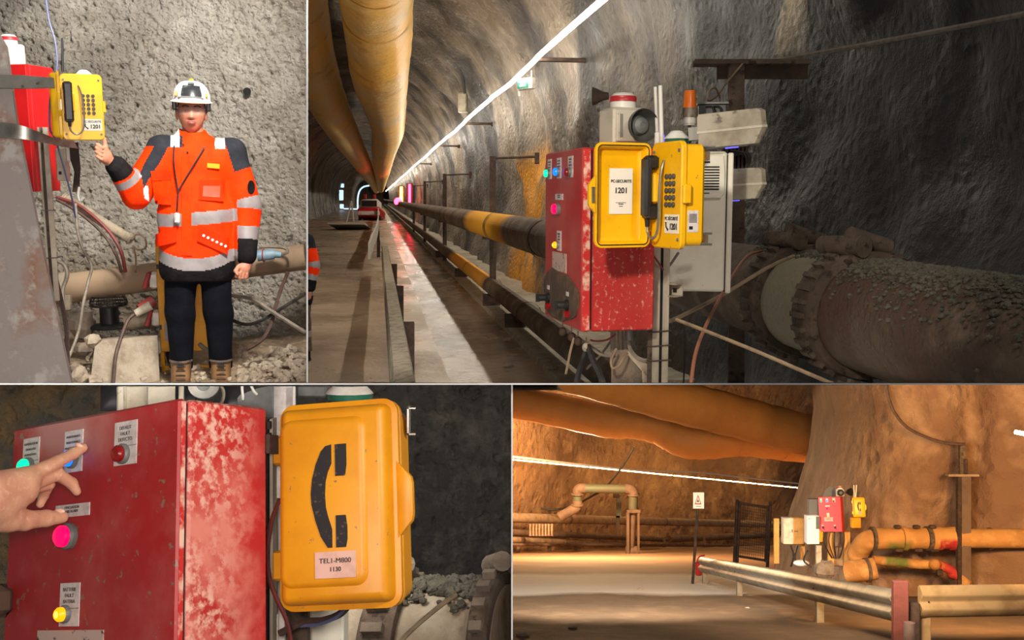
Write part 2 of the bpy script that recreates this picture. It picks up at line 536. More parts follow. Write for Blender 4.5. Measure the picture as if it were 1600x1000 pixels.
def rock_mat(name, base, dark, light, s1=.6, s2=6, pit=22, bump=.9, bdist=.05, rough=.9, streak=None, band=None, vstretch=1.0, patch=None, gloss=None):
    """sprayed concrete: broad stains, mottling, pits"""
    m = bpy.data.materials.new(name)
    m.use_nodes = True
    nt = m.node_tree
    L = nt.links.new
    b = nt.nodes['Principled BSDF']
    b.inputs['Roughness'].default_value = rough
    geo = nt.nodes.new('ShaderNodeNewGeometry')
    pos = geo.outputs['Position']
    mp = nt.nodes.new('ShaderNodeMapping')
    mp.inputs['Scale'].default_value = (1, 1, vstretch)
    L(pos, mp.inputs[0])

    def nz(sc, det=6, rg=.6, v=None):
        n = nt.nodes.new('ShaderNodeTexNoise')
        n.inputs['Scale'].default_value = sc
        n.inputs['Detail'].default_value = det
        n.inputs['Roughness'].default_value = rg
        L(v or mp.outputs[0], n.inputs['Vector'])
        return n.outputs['Fac']

    def rng(src, a, c, t0=0.0, t1=1.0):
        r = nt.nodes.new('ShaderNodeMapRange')
        for k, q in (('From Min', a), ('From Max', c), ('To Min', t0), ('To Max', t1)):
            r.inputs[k].default_value = q
        L(src, r.inputs['Value'])
        return r.outputs['Result']

    def mix(fac, a, c):
        x = nt.nodes.new('ShaderNodeMix')
        x.data_type = 'RGBA'
        if isinstance(fac, float):
            x.inputs['Factor'].default_value = fac
        else:
            L(fac, x.inputs['Factor'])
        for i, q in ((6, a), (7, c)):
            if isinstance(q, tuple):
                x.inputs[i].default_value = q
            else:
                L(q, x.inputs[i])
        return x.outputs[2]

    def mul(a, c):
        x = nt.nodes.new('ShaderNodeMath')
        x.operation = 'MULTIPLY'
        L(a, x.inputs[0])
        L(c, x.inputs[1])
        return x.outputs[0]
    cur = mix(rng(nz(s1, 5, .55), .38, .62), base, dark)
    cur = mix(rng(nz(s2, 6, .6, pos), .48, .74), cur, light)
    if streak:
        mp2 = nt.nodes.new('ShaderNodeMapping')
        mp2.inputs['Scale'].default_value = streak[1]
        L(pos, mp2.inputs[0])
        cur = mix(rng(nz(1.0, 4, .5, mp2.outputs[0]), streak[2], streak[3]), cur, streak[0])
    sep = None
    for (col, axis_ranges, nscale, thr) in (patch or []):
        if sep is None:
            sp = nt.nodes.new('ShaderNodeSeparateXYZ')
            L(pos, sp.inputs[0])
            sep = {'x': sp.outputs[0], 'y': sp.outputs[1], 'z': sp.outputs[2]}
        fac = rng(nz(nscale, 5, .6, pos), thr[0], thr[1])
        for ax, a0, a1, c1, c0 in axis_ranges:
            fac = mul(fac, mul(rng(sep[ax], a0, a1), rng(sep[ax], c0, c1)))
        cur = mix(fac, cur, col)
    L(cur, b.inputs['Base Color'])
    vo = nt.nodes.new('ShaderNodeTexVoronoi')
    vo.inputs['Scale'].default_value = pit
    L(pos, vo.inputs['Vector'])
    ad = nt.nodes.new('ShaderNodeMath')
    ad.operation = 'ADD'
    L(rng(vo.outputs['Distance'], 0, .5, 0, .5), ad.inputs[0])
    L(nz(pit * .8, 6, .7, pos), ad.inputs[1])
    bn = nt.nodes.new('ShaderNodeBump')
    bn.inputs['Strength'].default_value = bump
    bn.inputs['Distance'].default_value = bdist
    L(ad.outputs[0], bn.inputs['Height'])
    L(bn.outputs['Normal'], b.inputs['Normal'])
    if gloss:
        L(rng(nz(gloss[0], 4, .5, pos), gloss[1], gloss[2], rough, gloss[3]), b.inputs['Roughness'])
    M_[name] = m
    return m


def sheet(name, fn, nu, nv, mat_, amp=0.0, freq=1.0, amp2=0.0, freq2=6.0, axis=None, flip=False, pits=0.0, pfreq=14.0, keep=None, post=None):
    """grid surface fn(u, v) with noise relief along its normal"""
    pts = [[Vector(fn(i / nu, j / nv)) for j in range(nv + 1)] for i in range(nu + 1)]
    vs = []
    for i in range(nu + 1):
        for j in range(nv + 1):
            p = pts[i][j]
            if axis is None:
                du = pts[min(i + 1, nu)][j] - pts[max(i - 1, 0)][j]
                dv = pts[i][min(j + 1, nv)] - pts[i][max(j - 1, 0)]
                n = du.cross(dv)
                n = n.normalized() if n.length > 1e-9 else Vector((0, 0, 1))
            else:
                n = axis
            d = 0.0
            if amp:
                d += amp * noise.fractal(p * freq, 1.0, 2.0, 4)
            if amp2:
                d += amp2 * noise.noise(p * freq2)
            if pits:
                q = noise.noise(p * pfreq)
                d += pits * (max(q - .12, 0.0) * 1.8 + .35 * noise.noise(p * pfreq * 2.3))
            vs.append(post(p + n * d) if post else p + n * d)
    fs = []
    for i in range(nu):
        for j in range(nv):
            if keep and not keep(pts[i][j]):
                continue
            a = i * (nv + 1) + j
            q = (a, a + nv + 1, a + nv + 2, a + 1)
            fs.append(q[::-1] if flip else q)
    m = MB()
    m.add(vs, fs)
    return m.build(name, mat_, angle=180)


# ------------------------------------------------------------------ blended solids
def surfnet(val, lo, h):
    s = val < 0
    nx, ny, nz_ = val.shape
    c = np.zeros((nx - 1, ny - 1, nz_ - 1), np.int8)
    for dx in (0, 1):
        for dy in (0, 1):
            for dz in (0, 1):
                c += s[dx:nx - 1 + dx, dy:ny - 1 + dy, dz:nz_ - 1 + dz]
    act = (c > 0) & (c < 8)
    ids = np.argwhere(act)
    idx = -np.ones(act.shape, np.int64)
    idx[act] = np.arange(len(ids))
    acc = np.zeros((len(ids), 3))
    cnt = np.zeros(len(ids))
    cor = [np.array((x, y, z)) for x in (0, 1) for y in (0, 1) for z in (0, 1)]
    for a in cor:
        for e in np.eye(3, dtype=int):
            b = a + e
            if b.max() > 1:
                continue
            va = val[tuple((ids + a).T)]
            vb = val[tuple((ids + b).T)]
            m = (va < 0) != (vb < 0)
            t = np.where(m, va / np.where(m, va - vb, 1), 0)
            acc[m] += (a + t[:, None] * (b - a))[m]
            cnt[m] += 1
    V = np.asarray(lo) + h * (ids + acc / cnt[:, None])
    Fs = []
    for ax in range(3):
        o1, o2 = [q for q in range(3) if q != ax]
        sl0 = [slice(1, -1)] * 3
        sl1 = [slice(1, -1)] * 3
        sl0[ax] = slice(0, -1)
        sl1[ax] = slice(1, None)
        s0 = s[tuple(sl0)]
        s1 = s[tuple(sl1)]
        e = np.argwhere(s0 != s1)
        if len(e) == 0:
            continue
        inside = s0[tuple(e.T)]
        base = e.copy()
        base[:, o1] += 1
        base[:, o2] += 1

        def cell(d1, d2):
            q = base.copy()
            q[:, o1] += d1
            q[:, o2] += d2
            return idx[tuple(q.T)]
        quad = np.stack([cell(-1, -1), cell(0, -1), cell(0, 0), cell(-1, 0)], 1)
        fl = inside if ax != 1 else ~inside
        quad[~fl] = quad[~fl][:, ::-1]
        Fs.append(quad)
    Fq = np.concatenate(Fs)
    Fq = Fq[(Fq >= 0).all(1)]
    return V, Fq


def smin(a, b, k):
    if k <= 0:
        return np.minimum(a, b)
    h = np.clip(.5 + .5 * (b - a) / k, 0, 1)
    return b * (1 - h) + a * h - k * h * (1 - h)


def solid(prims, h, pad=.03, k=.02, cut=None):
    """prims: ('c', p0, p1, r0, r1[, k][, sy]) tapered capsule / ('e', c, (rx, ry, rz)[, k]) ellipsoid"""
    los, his = [], []
    for p in prims:
        if p[0] == 'c':
            r = max(p[3], p[4])
            for q in (p[1], p[2]):
                los.append(np.array(q) - r)
                his.append(np.array(q) + r)
        else:
            los.append(np.array(p[1]) - np.array(p[2]))
            his.append(np.array(p[1]) + np.array(p[2]))
    lo = np.min(los, 0) - pad
    hi = np.max(his, 0) + pad
    n = np.ceil((hi - lo) / h).astype(int) + 2
    X, Y, Z = np.meshgrid(*[lo[i] + h * np.arange(n[i]) for i in range(3)], indexing='ij')
    X = X.astype(np.float32); Y = Y.astype(np.float32); Z = Z.astype(np.float32)
    d = None
    for p in prims:
        kk = k
        if p[0] == 'c':
            a = np.array(p[1], float)
            b = np.array(p[2], float)
            if len(p) > 5 and p[5] is not None:
                kk = p[5]
            sy = p[6] if len(p) > 6 else 1.0
            ab = b - a
            L2 = max(float(ab @ ab), 1e-12)
            t = np.clip(((X - a[0]) * ab[0] + (Y - a[1]) * ab[1] + (Z - a[2]) * ab[2]) / L2, 0, 1)
            ex = X - a[0] - t * ab[0]
            ey = (Y - a[1] - t * ab[1]) / sy
            ez = Z - a[2] - t * ab[2]
            q = np.sqrt(ex * ex + ey * ey + ez * ez) - (p[3] + (p[4] - p[3]) * t)
            q = q * min(1.0, sy)
        else:
            c, r = p[1], p[2]
            if len(p) > 3 and p[3] is not None:
                kk = p[3]
            ux = (X - c[0]) / r[0]; uy = (Y - c[1]) / r[1]; uz = (Z - c[2]) / r[2]
            q = (np.sqrt(ux * ux + uy * uy + uz * uz) - 1) * min(r)
        d = q if d is None else smin(d, q, kk)
    if cut is not None:
        d = cut(d, X, Y, Z)
    return surfnet(d, lo, h)


def np_build(name, V, Fq, mat_, parent=None, M=None):
    m = MB()
    if M is not None:
        m.add([Vector(v) for v in V], [tuple(int(i) for i in f) for f in Fq], M)
    else:
        m.v = [tuple(map(float, v)) for v in V]
        m.f = [tuple(int(i) for i in f) for f in Fq]
    return m.build(name, mat_, parent, angle=180)


def text_mesh(s, size, mat_, parent, name='lettering', loc=(0, 0, 0), M=None, bold=0.0, sx=1.0, depth=.0004, align='CENTER', label=None):
    """writing in the local x-z plane, facing -y"""
    c = bpy.data.curves.new('lettering_source', 'FONT')
    c.body = s
    c.size = size
    c.align_x = align
    c.align_y = 'CENTER'
    c.offset = bold
    c.extrude = depth
    o = bpy.data.objects.new('lettering_source', c)
    COL.objects.link(o)
    dg = bpy.context.evaluated_depsgraph_get()
    me = bpy.data.meshes.new_from_object(o.evaluated_get(dg))
    bpy.data.objects.remove(o, do_unlink=True)
    bpy.data.curves.remove(c)
    T = Matrix.Translation(Vector(loc)) @ (M or Matrix()) @ Matrix.Rotation(math.pi / 2, 4, 'X') @ Matrix.Diagonal((sx, 1, 1, 1))
    me.transform(T)
    me.name = name
    me.materials.clear()
    me.materials.append(mat_)
    r = bpy.data.objects.new(name, me)
    COL.objects.link(r)
    r.parent = parent
    if label:
        r['label'] = label
    return r


def cable(name, pts, r, m, label, cat='cable', group=None, k=6, n=6):
    mb = MB()
    mb.tube(smooth_path([P(*p) for p in pts], k), r, n)
    return tag(mb.build(name, M_[m]), label, cat, group)


# ================================================================== devices
def grow(w, h, r, cx, cz):
    return lambda d: rrect(w - 2 * d, h - 2 * d, max(r - d, .003), 5, cx, cz)


def glyph_handset(parent, sc, mat_, y):
    """black handset sign printed on the lid (three pieces)"""
    def q(px, py):
        return ((px - 428) / 162.0 * .2 * sc, (958 - py) / 330.0 * .33 * sc)
    cres = [q(*p) for p in ((511, 702), (511, 732), (506, 745), (503, 760), (502, 780), (503, 800), (506, 815), (511, 834), (511, 862), (505, 862),
                            (496, 845), (489, 820), (484, 795), (483, 778), (485, 755), (490, 732), (497, 712), (503, 704))]
    top = [q(516, 702), q(531, 702), q(531, 735), q(529, 752), q(516, 752)]
    bot = [q(516, 813), q(529, 813), q(531, 830), q(531, 850), q(529, 862), q(516, 862)]
    for k, o in enumerate((cres, top, bot)):
        MB().plate(o, y, y + .001).build('handset_sign', mat_, parent)


def phone(M, label, sc=1.0, angle=None, ymat='yellow', sticker=True, far=False, group=None, lid_note=None, beige=True):
    W, H, D = .2 * sc, .33 * sc, .088 * sc
    t = thing('telephone', label, 'telephone', M, group)
    ym = M_[ymat]
    body = MB().profile_plate(grow(W * .93, H * .94, .02 * sc, 0, H / 2), [(.012 * sc, D), (0, D - .012 * sc), (0, .012 * sc)]).build('body', ym, t)
    MB().profile_plate(grow(W, H, .024 * sc, 0, H / 2), [(0, .016 * sc), (0, .004 * sc), (.004 * sc, 0)]).build('face_plate', ym, t)
    hx = -W / 2
    lidM = Matrix.Translation((hx, -.002, 0)) @ Matrix.Rotation(-math.radians(angle or 0), 4, 'Z')
    g = grow(W, H, .024 * sc, W / 2, H / 2)
    prof = [(.030, -.036), (.020, -.030), (.015, -.004), (.011, 0), (0, 0), (0, -.010), (.009, -.012), (.012, -.034), (.018, -.042), (.024, -.045)]
    lid = MB().profile_plate(g, [(d * sc, y * sc) for d, y in prof], lidM).build('lid', ym, t)
    tab = [(W - .004 * sc, H * .32), (W + .020 * sc, H * .40), (W + .022 * sc, H * .43), (W + .022 * sc, H * .58), (W + .020 * sc, H * .61), (W - .004 * sc, H * .69)]
    MB().plate(tab, -.012 * sc, 0, .002 * sc, lidM).build('latch_tab', ym, lid)
    if not far:
        MB().box(W + .004 * sc, W + .013 * sc, .0, .005 * sc, H * .43, H * .58, lidM).build('latch', M_['steel'], lid)
    for zz in (.22, .78):
        MB().bbox(hx - .016 * sc, hx + .004 * sc, -.010 * sc, .012 * sc, H * zz - .024 * sc, H * zz + .024 * sc, .004 * sc).build('hinge', ym, t)
    if angle is None:
        sub = MB()
        f2 = grow(W * .72, H * .80, .02 * sc, W * .43, H * .51)
        sub.profile_plate(f2, [(0, -.044 * sc), (.004 * sc, -.050 * sc), (.010 * sc, -.052 * sc)], lidM)
        raised = sub.build('raised_panel', ym, lid)
        glyph_holder = lid
        yy = -.0535 * sc
        glyph_handset(glyph_holder, sc, M_['ink_worn'], yy)
        for o in [o for o in COL.objects if o.parent == lid and o.name.startswith('handset_sign')]:
            o.data.transform(lidM)
        st = MB().box(.074 * sc, .140 * sc, yy, yy + .001, .050 * sc, .090 * sc, lidM).build('sticker', M_['paper_pink'], lid)
        if lid_note:
            text_mesh(lid_note[0], .0105 * sc, M_['ink_grey'] if far else M_['ink'], st, loc=(0, 0, 0), M=lidM @ Matrix.Translation((.107 * sc, yy - .0006, .076 * sc)), sx=1.05)
            text_mesh(lid_note[1], .0095 * sc, M_['ink'], st, M=lidM @ Matrix.Translation((.107 * sc, yy - .0006, .063 * sc)), bold=.0001)
        return t
    # ---- open: inside of the lid
    gas = MB()
    go = grow(W, H, .024 * sc, W / 2, H / 2)
    gas.profile_plate(go, [(.007 * sc, .0016 * sc), (.0105 * sc, .0016 * sc)], lidM, False, False)
    gas.build('gasket', M_['black_rubber'], lid)
    if sticker:
        yb = -.0345 * sc
        lw, lz0, lz1 = .052 * sc, H * .32, H * .76
        ps = MB().box(W / 2 - lw, W / 2 + lw * .62, yb, yb + .0015, lz0, lz1, lidM).build('paper_notice', M_['paper'], lid)
        flip = Matrix.Translation((W / 2 - lw * .19, yb + .0022, 0)) @ Matrix.Rotation(math.pi, 4, 'Z')
        for s_, sz, zz, bo in (('PC-SECURITE', .0128, .635, .0003), ('1201', .0245, .545, .0006), ('A  5 numero Secours', .0042, .43, 0), ('SECURITE', .0042, .415, 0), ('securite', .0042, .395, 0)):
            text_mesh(s_, sz * sc, M_['ink'], ps, M=lidM @ flip @ Matrix.Translation((0, 0, H * zz)), bold=bo * sc)
    # ---- face
    hs = MB()
    xc = -.066 * sc
    hs.bbox(xc - .021 * sc, xc + .021 * sc, -.048 * sc, -.020 * sc, .095 * sc, .285 * sc, .008 * sc)
    hs.bbox(xc - .022 * sc, xc + .022 * sc, -.042 * sc, .002 * sc, .245 * sc, .290 * sc, .008 * sc)
    hs.bbox(xc - .022 * sc, xc + .022 * sc, -.042 * sc, .002 * sc, .088 * sc, .138 * sc, .008 * sc)
    hsn = hs.build('handset', M_['black_plastic'], t)
    MB().cyl((xc, -.03 * sc, .095 * sc), (xc, -.03 * sc, .066 * sc), .009 * sc, .007 * sc, 10).build('cord_sleeve', M_['black_rubber'], hsn)
    MB().bbox(xc - .012 * sc, xc + .03 * sc, -.022 * sc, 0, .14 * sc, .235 * sc, .006 * sc).build('cradle', ym, t)
    cp = [(xc, -.03, .068), (xc + .004 * sc, -.03, .045), (xc + .03 * sc, -.028, .028), (xc + .06 * sc, -.026, .05),
          (xc + .07 * sc, -.026, .11), (xc + .068 * sc, -.024, .18), (xc + .062 * sc, -.016, .24), (xc + .052 * sc, -.002, .272)]
    cp = [(x, y * sc, z * sc) for x, y, z in cp]
    MB().tube(smooth_path(cp, 5), .0042 * sc, 8).build('armoured_cord', M_['steel'], t)
    for i in range(5):
        for j in range(3):
            x = (.006 + .0235 * j) * sc
            z = (.222 - .0215 * i) * sc
            MB().lathe([(.0088 * sc, 0), (.0088 * sc, .004 * sc), (.007 * sc, .006 * sc)], 10,
                       Matrix.Translation((x, 0, z)) @ Matrix.Rotation(math.pi / 2, 4, 'X')).build('key', M_['key_dark'], t)
    for sx_ in (-1, 1):
        for z in (.03, .30):
            MB().lathe([(.0055 * sc, 0), (.0055 * sc, .003 * sc), (.003 * sc, .0035 * sc)], 8,
                       Matrix.Translation((sx_ * .083 * sc, 0, z * sc)) @ Matrix.Rotation(math.pi / 2, 4, 'X')).build('screw', M_['grey_metal'], t)
    st = MB().box(-.004 * sc, .088 * sc, -.0012, 0, .048 * sc, .106 * sc).build('number_sticker', M_['paper'], t)
    text_mesh('PC SÉCURITÉ', .0145 * sc, M_['ink'], st, loc=(.042 * sc, -.0018, .093 * sc), bold=.0002 * sc)
    text_mesh('1201', .0265 * sc, M_['ink'], st, loc=(.056 * sc, -.0018, .068 * sc), bold=.0008 * sc)
    MB().tube(smooth_path([(.008 * sc, -.0015, .082 * sc), (.009 * sc, -.0015, .068 * sc), (.022 * sc, -.0015, .058 * sc)], 5), [.004 * sc] * 2 + [.0028 * sc] * 7 + [.004 * sc] * 2, 6).build('handset_sign', M_['ink'], st)
    MB().bbox(W / 2 - .004 * sc, W / 2 + .012 * sc, .002, .03 * sc, H * .42, H * .6, .004 * sc).build('latch_keeper', ym, t)
    if beige:
        sl = MB().box(W * .465, W * .465 + .0012, D * .30, D * .72, H * .16, H * .36).build('serial_label', M_['label_paper'], t)
        for k in range(7):
            zz = H * (.25 + .012 * k)
            MB().box(W * .465 + .001, W * .465 + .0018, D * .36, D * .66, zz, zz + H * .006).build('barcode', M_['ink'], sl)
        MB().box(W * .465 + .001, W * .465 + .0018, D * .36, D * .5, H * .185, H * .215).build('print', M_['ink'], sl)
    for z in (.1, .86):
        MB().box(-W * .3, W * .52, D, D + .004, H * z - .014 * sc, H * z + .014 * sc).build('mounting_bracket', M_['steel'], t)
    return t


def indicator(t, x, z, r, lens_mat, bezel='grey_metal', core=None, proud=.018):
    R = Matrix.Translation((x, 0, z)) @ Matrix.Rotation(math.pi / 2, 4, 'X')
    b = MB().lathe([(r * 1.25, 0), (r * 1.25, proud * .35), (r * 1.05, proud * .5)], 20, R).build('indicator', M_[bezel], t)
    MB().lathe([(r, proud * .4), (r, proud * .8), (r * .75, proud), (r * .05, proud * 1.08)], 20, R).build('lens', M_[lens_mat], b)
    if core:
        MB().lathe([(r * .55, proud), (r * .3, proud * 1.12), (.0005, proud * 1.16)], 14, R).build('bulb', M_[core], b)
    return b


def label_plate(t, x0, x1, z0, z1, lines, split=None, mat_='label_paper'):
    p = MB().box(x0, x1, -.0018, 0, z0, z1).build('label_plate', M_[mat_], t)
    for (s_, zz, size) in lines:
        text_mesh(s_, size, M_['ink_grey'], p, loc=((x0 + x1) / 2, -.0022, zz))
    if split:
        MB().box(x0, x1, -.0021, -.0016, split - .0004, split + .0004).build('plate_joint', M_['ink_grey'], p)
    return p


def cabinet(M, label, W=.42, H=.66, D=.225, mats=('red_dusty', 'red_scuffed'), detail=2, mud=False, plain=False, lock=False, group=None, dt=.026):
    t = thing('control_cabinet', label, 'cabinet', M, group)
    s = H / .66
    MB().bbox(-W, 0, dt + .005, D, 0, H, .004).build('body', M_[mats[1]], t)
    MB().box(-W + .006, -.006, dt - .002, dt + .007, .006, H - .006).build('door_seal', M_['dark_gap'], t)
    door = MB().bbox(-W, 0, 0, dt, 0, H, .004).build('door', M_[mats[0]], t)
    MB().box(.0, .0008, .003, dt - .003, .004, H - .004).build('door_edge', M_['red_edge' if not plain else mats[0]], t)
    if plain:
        return t

    def zz(f):
        return H * (1 - f)
    r1 = .0135 * s
    rows = [(.125, .122, 'lamp_green', (.08, .185), ('ALIMENTATION', 'ENERGIZED', 'ALIMENTADO'), None),
            (.405, .118, 'lamp_blue', (.35, .46), ('MAINTENANCE', 'MAINTENANCE', 'MANTENIMIENTO'), None),
            (.705, .126, 'lamp_red_off', (.65, .775), ('DEFAUT', 'FAULT', 'DEFECTO'), None),
            (.40, .545, 'lamp_orange', (.36, .475), ('BATTERIE', 'FAULT', 'BATERIA'), 'lamp_core')]
    for u, f, lm, (u0, u1), tx, core in rows:
        x = -W + W * u
        p0, p1 = (.037, .156) if f < .3 else (.462, .578)
        ls = [(tx[i], zz(p0 + .018 + .016 * i), .0092 * s if len(tx[i]) < 9 else .0062 * s) for i in range(3)] if detail >= 2 else []
        label_plate(t, -W + W * u0, -W + W * u1, zz(p1), zz(p0), ls, zz(p0 + .068))
        indicator(t, x, zz(f), r1 * (1.1 if lm != 'lamp_orange' else .95), lm, core=core)
    label_plate(t, -W + W * .31, -W + W * .515, zz(.281), zz(.246), [('EVACUATION', zz(.255), .007 * s), ('FIRE ALARM', zz(.266), .007 * s)] if detail >= 2 else [])
    indicator(t, -W + W * .40, zz(.334), .0195 * s, 'lamp_pink', 'grey_metal', proud=.022)
    notice = MB().box(-W + W * .23, -W + W * .62, -.0018, 0, zz(.70), zz(.588)).build('worn_notice', M_['label_dirty'], t)
    if detail == 1:
        for k in range(2):
            MB().box(-W + W * .3, -W + W * .55, -.003, -.0016, zz(.655 - .03 * k), zz(.645 - .03 * k)).build('print', M_['ink_grey'], notice)
    if lock:
        MB().bbox(-W + W * .0, -W + W * .085, -.045, 0, zz(.55), zz(.455), .012).build('door_handle', M_['rust_dark'], t)
    if mud:
        out = []
        for i in range(22):
            a = 2 * math.pi * i / 22
            k = 1 + .10 * math.sin(3 * a + 1) + .07 * math.sin(7 * a)
            out.append((max(-W + .001, min(-.02, -W * .54 + W * .50 * k * math.cos(a))), max(.006, H * .155 + H * .155 * k * math.sin(a))))
        MB().plate(out, -.005, .0, .003).build('mud_coat', M_['mud'], t)
    for u in (.16, .70):
        x = -W + W * u
        R = Matrix.Translation((x, 0, zz(.875))) @ Matrix.Rotation(math.pi / 2, 4, 'X')
        kb = MB().lathe([(.021 * s, 0), (.021 * s, .012), (.014 * s, .016), (.014 * s, .034), (.011 * s, .038)], 14, R).build('rotary_switch', M_['black_rubber'], t)
        MB().box(x - .004 * s, x + .004 * s, -.046, -.034, zz(.90), zz(.85)).build('switch_lever', M_['black_plastic'], kb)
        MB().box(x - .02 * s, x + .012 * s, -.0068, 0, zz(.825), zz(.80)).build('label_plate', M_['label_paper'], t)
        MB().lathe([(.013 * s, 0), (.013 * s, .02)], 10, Matrix.Translation((x + .02 * s, 0, zz(.925))) @ Matrix.Rotation(math.pi / 2, 4, 'X')).build('lamp_stub', M_['lamp_red_off'], t)
    return t


def siren(M, label, s=1.0, group=None):
    """beige sounder: box, beacon on top, dark horn towards -y; origin at the bottom centre"""
    t = thing('siren', label, 'siren', M, group)
    MB().bbox(-.055 * s, .055 * s, -.04 * s, .05 * s, 0, .105 * s, .007 * s).build('housing', M_['beige_plastic'], t)
    MB().bbox(-.049 * s, .049 * s, -.047 * s, -.041 * s, .008 * s, .098 * s, .002 * s).build('front_cover', M_['beige_plastic'], t)
    T = Matrix.Translation((0, .005 * s, .105 * s))
    MB().lathe([(.037 * s, 0), (.037 * s, .018 * s)], 28, T).build('beacon_base', M_['white_plastic'], t)
    MB().lathe([(.039 * s, .018 * s), (.039 * s, .026 * s), (.0385 * s, .027 * s), (.039 * s, .028 * s), (.038 * s, .034 * s)], 28, T).build('beacon_band', M_['red_band'], t)
    MB().lathe([(.036 * s, .034 * s), (.026 * s, .043 * s), (.01 * s, .045 * s), (.001 * s, .0455 * s)], 28, T).build('beacon_cap', M_['white_plastic'], t)
    Hm = Matrix.Translation((.012 * s, -.045 * s, .052 * s)) @ Matrix.Rotation(math.pi / 2, 4, 'X')
    horn = MB().lathe([(.022 * s, 0), (.028 * s, .012 * s), (.044 * s, .034 * s), (.047 * s, .05 * s), (.045 * s, .051 * s), (.041 * s, .034 * s), (.02 * s, .012 * s)], 28, Hm, False).build('horn', M_['horn_dark'], t)
    MB().lathe([(.026 * s, .008 * s), (.029 * s, .02 * s), (.022 * s, .036 * s), (.009 * s, .042 * s), (.008 * s, .040 * s), (.001, .040 * s)], 24, Hm).build('horn_core', M_['grey_metal'], horn)
    MB().box(-.004 * s, .004 * s, -.0495 * s, -.045 * s, .02 * s, .085 * s, Matrix.Translation((-.035 * s, 0, 0))).build('cover_clip', M_['steel_dull'], t)
    MB().cyl((.068 * s, -.06 * s, .05 * s), (.076 * s, -.05 * s, .05 * s), .012 * s, n=10).build('swivel_screw', M_['grey_metal'], t)
    return t


def stub_beacon(M, label, s=1.0, group=None):
    """low beacon with a white sloped cap over a green lens"""
    t = thing('beacon', label, 'beacon', M, group)
    MB().lathe([(.036 * s, 0), (.036 * s, .018 * s)], 8, None).build('lens', M_['green_lens'], t)
    MB().lathe([(.040 * s, .018 * s), (.039 * s, .022 * s), (.018 * s, .042 * s), (.010 * s, .044 * s)], 8).build('cap', M_['white_plastic'], t)
    return t


def floodlight(M, label, s=1.0, group=None):
    """grey lamp housing leaning out along +x, glass below"""
    t = thing('floodlight', label, 'floodlight', M, group)
    top = [(-.11, -.05), (.085, -.06), (.10, -.045), (.10, .05), (.085, .06), (-.11, .05)]
    body = MB()

    def ring(ins, z, dx=0):
        return [((x * (1 - ins) + dx) * s, y * (1 - ins) * s, z * s) for x, y in top]
    body.loft([ring(.10, .055, -.004), ring(.02, .047), ring(0, .0), ring(.03, -.01), ring(.12, -.05, -.015)], True, True)
    body.build('housing', M_['beige_dirty'], t)
    MB().loft([ring(.012, .004), ring(-.015, .003), ring(-.015, -.004), ring(.012, -.005)], False, False).build('rim', M_['beige_plastic'], t)
    MB().loft([ring(.35, -.0505, -.015), ring(.36, -.053, -.015)], True, True).build('glass', M_['lens_glass'], t)
    MB().box(-.03 * s, .01 * s, -.018 * s, -.002 * s, -.056 * s, -.0525 * s).build('lamp_chip', M_['blue_glow'], t)
    MB().box(-.14 * s, -.105 * s, -.02 * s, .02 * s, -.02 * s, .02 * s).build('bracket', M_['steel_dull'], t)
    return t


# ================================================================== the setting
# ---- white dividers between the four places
def divider(name, px0, py0, px1, py1, y0, y1, half):
    m = MB()
    c = []
    for y in (y0, y1):
        if abs(px1 - px0) < 1:
            q = [(px0 - half, py0), (px0 + half, py0), (px0 + half, py1), (px0 - half, py1)]
        else:
            q = [(px0, py0 - half), (px1, py0 - half), (px1, py0 + half), (px0, py0 + half)]
        c.append([P(a, b, y) for a, b in q])
    m.loft(c, True, True)
    return setting(m.build(name, M_['white_edge']))


divider('trim_1', -250, 600, 1850, 600, 2.2, 10.6, 1.2)
divider('trim_2', 480, -300, 480, 600, 4.4, 7.7, 1.2)
divider('trim_3', 800, 600, 800, 1300, 2.3, 4.6, 1.2)

# ---- rock and ground materials
rock_mat('rock_pale', rgb(184, 178, 166), rgb(150, 140, 124), rgb(200, 194, 182), .55, 5, 42, 1.0, .03,
         patch=[(rgb(128, 110, 86), [('z', -3.0, -2.0, .1, .75)], 1.1, (.36, .62)),
                (rgb(126, 120, 110), [('x', -6.0, -5.0, -3.1, -2.4), ('z', .9, 1.6, 5, 6)], 1.2, (.38, .6))])
rock_mat('rock_tunnel', rgb(128, 114, 98), rgb(92, 84, 76), rgb(150, 136, 116), .35, 3.5, 9, .7, .08, rough=.75, vstretch=.4,
         gloss=(.8, .45, .65, .45),
         streak=(rgb(62, 58, 56), (.5, .35, .12), .48, .60),
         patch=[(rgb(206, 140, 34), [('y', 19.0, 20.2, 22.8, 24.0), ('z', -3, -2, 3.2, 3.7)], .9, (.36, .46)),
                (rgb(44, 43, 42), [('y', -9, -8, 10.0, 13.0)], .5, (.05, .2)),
                (rgb(186, 168, 136), [('y', 7.9, 8.05, 8.4, 8.55), ('z', 2.0, 2.5, 5, 6)], 2.6, (.40, .48))])
rock_mat('road_wet', rgb(184, 164, 140), rgb(150, 130, 108), rgb(200, 180, 156), .3, 2.2, 14, .35, .02, rough=.42, gloss=(.5, .42, .62, .2))
rock_mat('gutter_wet', rgb(164, 144, 122), rgb(124, 108, 90), rgb(186, 164, 140), .5, 3.0, 16, .4, .02, rough=.28, gloss=(.7, .4, .6, .12))
rock_mat('kerb_concrete', rgb(166, 154, 134), rgb(134, 122, 104), rgb(184, 172, 150), .8, 6, 26, .6, .02)
rock_mat('rock_black', rgb(108, 104, 97), rgb(80, 78, 75), rgb(136, 128, 118), .8, 12, 30, 1.0, .03, rough=.6,
         patch=[(rgb(150, 122, 82), [('x', -9, -8, -1.5, -1.2)], 9, (.36, .62))])
